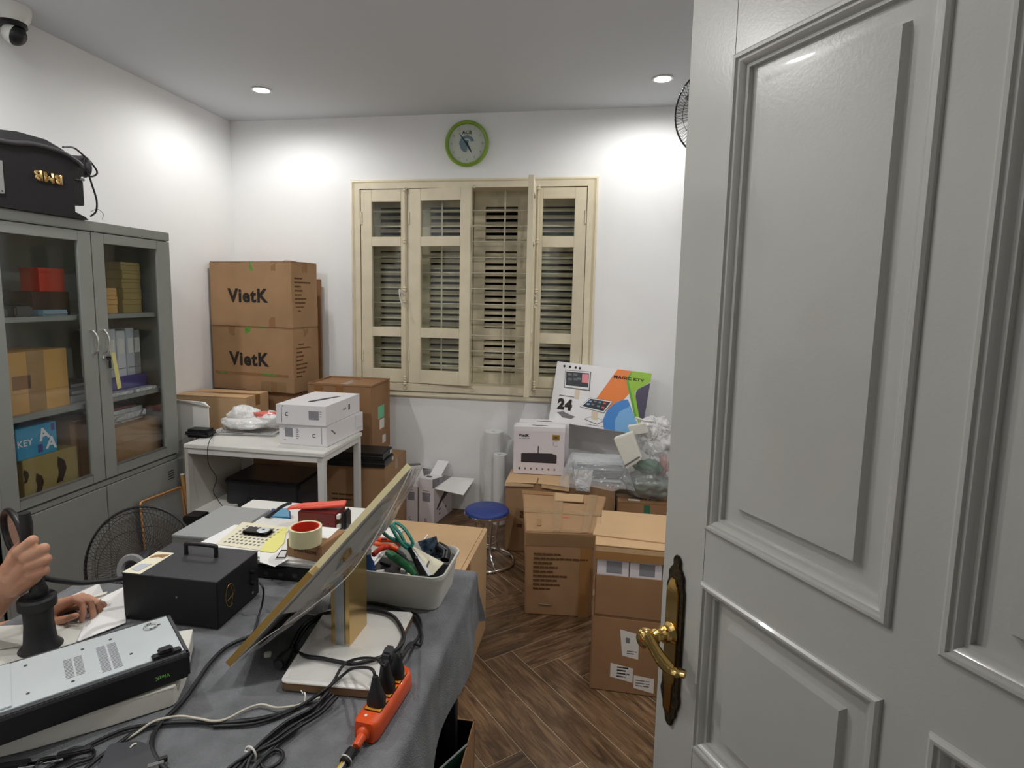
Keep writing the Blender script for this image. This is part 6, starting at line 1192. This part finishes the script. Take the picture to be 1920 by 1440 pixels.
for k in range(3):
    bm = bmesh.new(); g = []
    for i in range(7):
        row = []
        for j in range(9):
            r = fr_*(.16+.70*i/6); a = R(120*k+20)+(j/8-.5)*(1.1+.5*i/6)+.25*i/6; row.append(bm.verts.new(fp_(r, a, -.018+.036*j/8)))
        g.append(row)
    for i in range(6):
        for j in range(8): bm.faces.new((g[i][j], g[i+1][j], g[i+1][j+1], g[i][j+1]))
    W('blade', bm, 'blade', smooth=60)
W('motor', lathe([(0, -.14), (.045, -.135), (.055, -.06), (.05, -.02), (.03, .04), (0, .04)], fc_, fn, 24), 'darkgrey', smooth=40)
mb = fc_-fn*.09; W('pole', cyl((mb.x, mb.y, .02), (mb.x, mb.y, mb.z), .014, 14), 'fanpole'); W('base', lathe([(0, 0), (.17, 0), (.17, .010), (.06, .030), (.02, .045), (0, .045)], (mb.x, mb.y, 0), (0, 0, 1), 36), 'darkgrey', smooth=40)

# ---- framed sheet leaning on the cabinet
q = [Vector((-2.195, 2.535, .01)), Vector((-2.195, 2.868, .01)), P(340, 912, X=-2.262), P(262, 942, X=-2.262)]
t = T('framed_board', 'grey board with a rounded orange-gold frame leaning against the cabinet', 'board', (-2.2, 2.7, 0)); t.part('sheet', prism(q, (-.006, 0, .001)), 'whiteboard', world=True)
rr_ = rounded([p+Vector((.001, 0, 0)) for p in q], .02); t.part('frame_rail', tube(rr_, .0055, 8, 0, None, True), 'rim', 60, world=True); t.part('inner_line', tube([p*.96+(sum(q, Vector())/4)*.04 for p in rr_], .002, 6, 0, None, True), 'rim', world=True)
t = T('wooden_strip', 'pale wooden strip leaning beside the framed board by the desk', 'strip', (-2.17, 2.90, 0)); t.part('strip', hexa(bmesh.new(), [Vector((-2.18, 2.885, .002)), Vector((-2.16, 2.885, .002)), Vector((-2.16, 2.90, .002)), Vector((-2.18, 2.90, .002)), Vector((-2.262, 2.885, .56)), Vector((-2.242, 2.885, .56)), Vector((-2.242, 2.90, .56)), Vector((-2.262, 2.90, .56))], .001), 'lightwood', world=True); t.part('end_cap', bx(-2.263, -2.241, 2.884, 2.901, .561, .566), 'offwhite', world=True)
t = T('black_device_on_floor', 'small black vented device between the fan and the framed board', 'device', (-2.08, 2.76, 0)); t.part('body', bx(-2.12, -2.02, 2.70, 2.80, .0, .40, .008), 'black', 40, world=True)
for i in range(6): t.part('fin', bx(-2.018, -2.012, 2.705, 2.795, .22+.028*i, .232+.028*i, .001), 'darkgrey', world=True)

# ---- wall fan partly hidden by the door
wc = Vector((1.02, 3.0, P(1290, 210, Y=3.0).z)); wl = P(1268.5, 210, Y=3.0)
wr = .195; wc = P(1272, 212, Y=3.05)+Vector((wr*.74, .0, 0)); wn = Vector((-.68, -.70, -.2)).normalized(); wu = ZU.cross(wn).normalized(); wv_ = wn.cross(wu)
t = T('wall_fan', 'wall fan with a black wire cage peeking out behind the top of the door', 'fan', (XR-.002, wc.y+.05, wc.z)); W = lambda *a, **k: t.part(*a, world=True, **k)
def wp(r, a, h=0): return wc+wu*r*math.cos(a)+wv_*r*math.sin(a)+wn*h
W('cage_rim', tube([wp(wr, R(i*6)) for i in range(60)], .0045, 8, 0, None, True), 'fanwire', smooth=60); bm = bmesh.new()
for sg in (1, -1):
    for i in range(72): a = R(i*5); tube([wp(wr, a), wp(wr*.9, a+.04*sg, .03*sg), wp(wr*.55, a+.12*sg, .05*sg), wp(wr*.2, a+.2*sg, .055*sg)], .001, 4, 2, bm)
    tube([wp(wr*.6, R(i*10), .048*sg) for i in range(36)], .0014, 5, 0, bm, True)
o = W('wire_cage', bm, 'fanwire'); o['kind'] = 'stuff'; W('hub', lathe([(0, .05), (wr*.2, .05), (wr*.18, .066), (0, .068)], wc, wn, 24), 'darkgrey', smooth=40); W('motor', lathe([(0, -.12), (.045, -.11), (.05, -.03), (.02, .04), (0, .04)], wc, wn, 20), 'darkgrey', smooth=40)
mb = wc-wn*.11; W('arm', tube([mb, mb+Vector((.06, .03, -.06)), Vector((XR-.03, mb.y+.05, mb.z-.08))], .016, 10), 'darkgrey', smooth=60); W('wall_plate', bx(XR-.03, XR-.001, mb.y, mb.y+.10, mb.z-.18, mb.z-.02, .006), 'darkgrey')
for k in range(3): W('blade', prism([wp(wr*.15, R(120*k)), wp(wr*.8, R(120*k-20), .01), wp(wr*.86, R(120*k+25), -.01), wp(wr*.3, R(120*k+50), -.01)], wn*.002), 'blade')

# ================================================================ PERSON (arms reach into the picture from the left)
def caps(bm, pts, rs, seg=14):
    """chain of tapered, round-ended segments"""
    for i in range(len(pts)-1):
        a, b = Vector(pts[i]), Vector(pts[i+1]); ra, rb = rs[i], rs[i+1]; d = b-a
        if d.length < 1e-5: continue
        prof = [(ra*math.cos(k), -ra*math.sin(k)) for k in [math.pi/2*(1-j/5) for j in range(5)]] + [(ra, 0), (rb, d.length)] + [(rb*math.cos(k), d.length+rb*math.sin(k)) for k in [math.pi/2*j/5 for j in range(1, 6)]]
        prof[0] = (0, -ra); prof[-1] = (0, d.length+rb); lathe(prof, a, d, seg, bm)
    return bm
def fuse(name, bm, m, parent, voxel, smooth=3, parent_loc=Vector()):
    bmesh.ops.translate(bm, vec=-parent_loc, verts=bm.verts[:]); o = newobj(name, bm, M[m], parent)
    md = o.modifiers.new('r', 'REMESH'); md.mode = 'VOXEL'; md.voxel_size = voxel; ms = o.modifiers.new('s', 'SMOOTH'); ms.factor = .5; ms.iterations = smooth
    dg = bpy.context.evaluated_depsgraph_get(); me = bpy.data.meshes.new_from_object(o.evaluated_get(dg)); o.modifiers.clear(); o.data = me
    for p in me.polygons: p.use_smooth = True
    return o
t = T('person', 'person at the left table edge, bare forearms reaching in, one hand gripping the magnifier', 'person', (-1.92, 1.15, 0)); pl_ = Vector((-1.92, 1.15, 0))
bm = bmesh.new(); YA = 1.085
def pa(x, y, dy=0): return P(x, y, Y=YA+dy)
# raised fist (the hand nearer the camera)
wrist = pa(10, 1112, .01)
caps(bm, [pa(-105, 1222, -.02), pa(-40, 1165, -.005), wrist, pa(24, 1082)], [.041, .036, .027, .029])
caps(bm, [pa(12, 1092), pa(38, 1042, -.002)], [.029, .018]); caps(bm, [pa(22, 1096), pa(52, 1060, -.004)], [.028, .020]); caps(bm, [pa(30, 1098), pa(60, 1080, .0)], [.026, .020]); caps(bm, [pa(10, 1080, .02), pa(30, 1050, .022)], [.024, .018])
for (mx, my), (kx, ky), (tx, ty), rr_ in (((36, 1036), (61, 1013), (50, 1026), .0118), ((50, 1046), (82, 1028), (66, 1042), .0122), ((58, 1060), (87, 1048), (68, 1060), .0115), ((60, 1078), (84, 1069), (66, 1078), .0104)):
    caps(bm, [pa(mx, my, -.010), pa(kx, ky, -.004), pa(kx+1, ky+2, .018), pa(tx, ty, .034), pa(tx-12, ty+2, .030)], [rr_*1.25, rr_, rr_*.92, rr_*.88, rr_*.8])
caps(bm, [pa(16, 1070, .024), pa(28, 1036, .040), pa(44, 1018, .038), pa(56, 1016, .030)], [.018, .013, .0115, .009])
# resting hand further away
YB_ = 1.215
def pb(x, y, dy=0): return P(x, y, Y=YB_+dy)
caps(bm, [pb(-90, 1205, .03), pb(0, 1192, .01), pb(78, 1166)], [.040, .034, .025]); caps(bm, [pb(80, 1163), pb(112, 1134, .0), pb(140, 1124, .0)], [.024, .016, .0105]); caps(bm, [pb(86, 1160, .012), pb(124, 1130, .016), pb(154, 1120, .02)], [.023, .015, .010]); caps(bm, [pb(84, 1166, .03), pb(120, 1142, .038), pb(162, 1128, .05)], [.022, .014, .0095])
for a, b_, c, d, dy, r0 in (((140, 1124), (153, 1130), (157, 1148), (153, 1163), -.004, .0080), ((153, 1118), (170, 1130), (175, 1153), (170, 1174), .016, .0082), ((163, 1120), (184, 1130), (189, 1150), (183, 1168), .036, .0076), ((168, 1126), (194, 1132), (201, 1146), (198, 1160), .054, .0068)):
    caps(bm, [pb(*a, dy), pb(*b_, dy), pb(*c, dy-.004), pb(*d, dy-.006)], [r0*1.18, r0, r0*.92, r0*.80])
caps(bm, [pb(86, 1172, -.004), pb(106, 1166, -.016), pb(126, 1160, -.026), pb(143, 1154, -.028)], [.019, .0125, .0095, .0075])
# arms, torso, neck, head, legs (outside the frame)
eA, eB = Vector((-1.66, 1.05, .800)), Vector((-1.66, 1.27, .800)); sA, sB = Vector((-1.90, .97, 1.24)), Vector((-1.90, 1.35, 1.24))
caps(bm, [pa(-105, 1222, -.02), eA, sA], [.041, .043, .056]); caps(bm, [pb(-90, 1205, .03), eB, sB], [.040, .043, .056])
ch_ = Vector((-1.93, 1.16, 1.13)); hp = Vector((-1.99, 1.16, .56))
for dy in (-.09, 0, .09): caps(bm, [ch_+Vector((0, dy, .08)), ch_+Vector((.01, dy, -.12)), hp+Vector((.03, dy*.85, .14)), hp+Vector((0, dy, .0))], [.092, .105, .095, .105])
caps(bm, [sA, ch_+Vector((.0, 0, .16)), sB], [.056, .075, .056], 18); nk = Vector((-1.91, 1.16, 1.30)); hd_ = Vector((-1.86, 1.16, 1.47)); caps(bm, [nk, hd_-Vector((.01, 0, .06))], [.058, .054])
caps(bm, [hd_+Vector((-.035, 0, .025)), hd_+Vector((.005, 0, .03))], [.090, .080]); caps(bm, [hd_+Vector((.01, 0, -.01)), hd_+Vector((.045, 0, -.075))], [.072, .036]); caps(bm, [hd_+Vector((.085, 0, .025)), hd_+Vector((.105, 0, -.015))], [.008, .014])
for s in (-1, 1): caps(bm, [hd_+Vector((-.01, s*.083, .02)), hd_+Vector((-.008, s*.086, -.02))], [.016, .010])
caps(bm, [hd_+Vector((.074, -.018, -.055)), hd_+Vector((.078, 0, -.053)), hd_+Vector((.074, .018, -.055))], [.006, .008, .006])
for s in (-1, 1): caps(bm, [hp+Vector((0, s*.09, -.02)), hp+Vector((.43, s*.13, -.03)), hp+Vector((.42, s*.14, -.47))], [.098, .060, .040]); caps(bm, [hp+Vector((.40, s*.14, -.50)), hp+Vector((.58, s*.15, -.52))], [.040, .030])
body = fuse('body', bm, 'skin', t.o, .0032, 2, pl_)
bm = bmesh.new()
for dy in (-.09, 0, .09): caps(bm, [ch_+Vector((0, dy, .08)), ch_+Vector((.01, dy, -.12)), hp+Vector((.03, dy*.85, .14)), hp+Vector((0, dy, .04))], [.106, .118, .110, .116])
caps(bm, [sA, ch_+Vector((.0, 0, .16)), sB], [.070, .086, .070], 18)
for e, s in ((eA, sA), (eB, sB)): caps(bm, [s, s+(e-s)*.45], [.070, .068])
fuse('shirt', bm, 'shirt', t.o, .009, 4, pl_)
bm = bmesh.new()
for s in (-1, 1): caps(bm, [hp+Vector((0, s*.09, -.02)), hp+Vector((.43, s*.13, -.03)), hp+Vector((.42, s*.14, -.42))], [.116, .074, .056])
caps(bm, [hp+Vector((0, -.08, .03)), hp+Vector((0, .08, .03))], [.118, .118]); fuse('trousers', bm, 'darkgrey', t.o, .009, 4, pl_)
bm = caps(bmesh.new(), [hd_+Vector((-.048, 0, .045)), hd_+Vector((-.012, 0, .062))], [.092, .076]); fuse('hair', bm, 'hair', t.o, .006, 2, pl_)
for s in (-1, 1): t.part('eye', caps(bmesh.new(), [hd_+Vector((.074, s*.030-.004, .022)), hd_+Vector((.074, s*.030+.004, .022))], [.011, .011]), 'foam', 60, world=True); t.part('shoe', caps(bmesh.new(), [hp+Vector((.38, s*.14, -.505)), hp+Vector((.60, s*.15, -.515))], [.050, .040]), 'black', 60, world=True)
t = T('office_stool', 'low padded stool under the seated person', 'stool', (-2.0, 1.16, 0)); t.part('seat', lathe([(0, .38), (.17, .38), (.18, .40), (.17, .425), (0, .43)], (0, 0, 0), (0, 0, 1), 32), 'black', 40); t.part('post', cyl((0, 0, .03), (0, 0, .38), .025), 'chrome'); t.part('base', lathe([(0, 0), (.18, 0), (.17, .02), (.03, .04), (0, .04)], (0, 0, 0), (0, 0, 1), 32), 'chrome', 40)
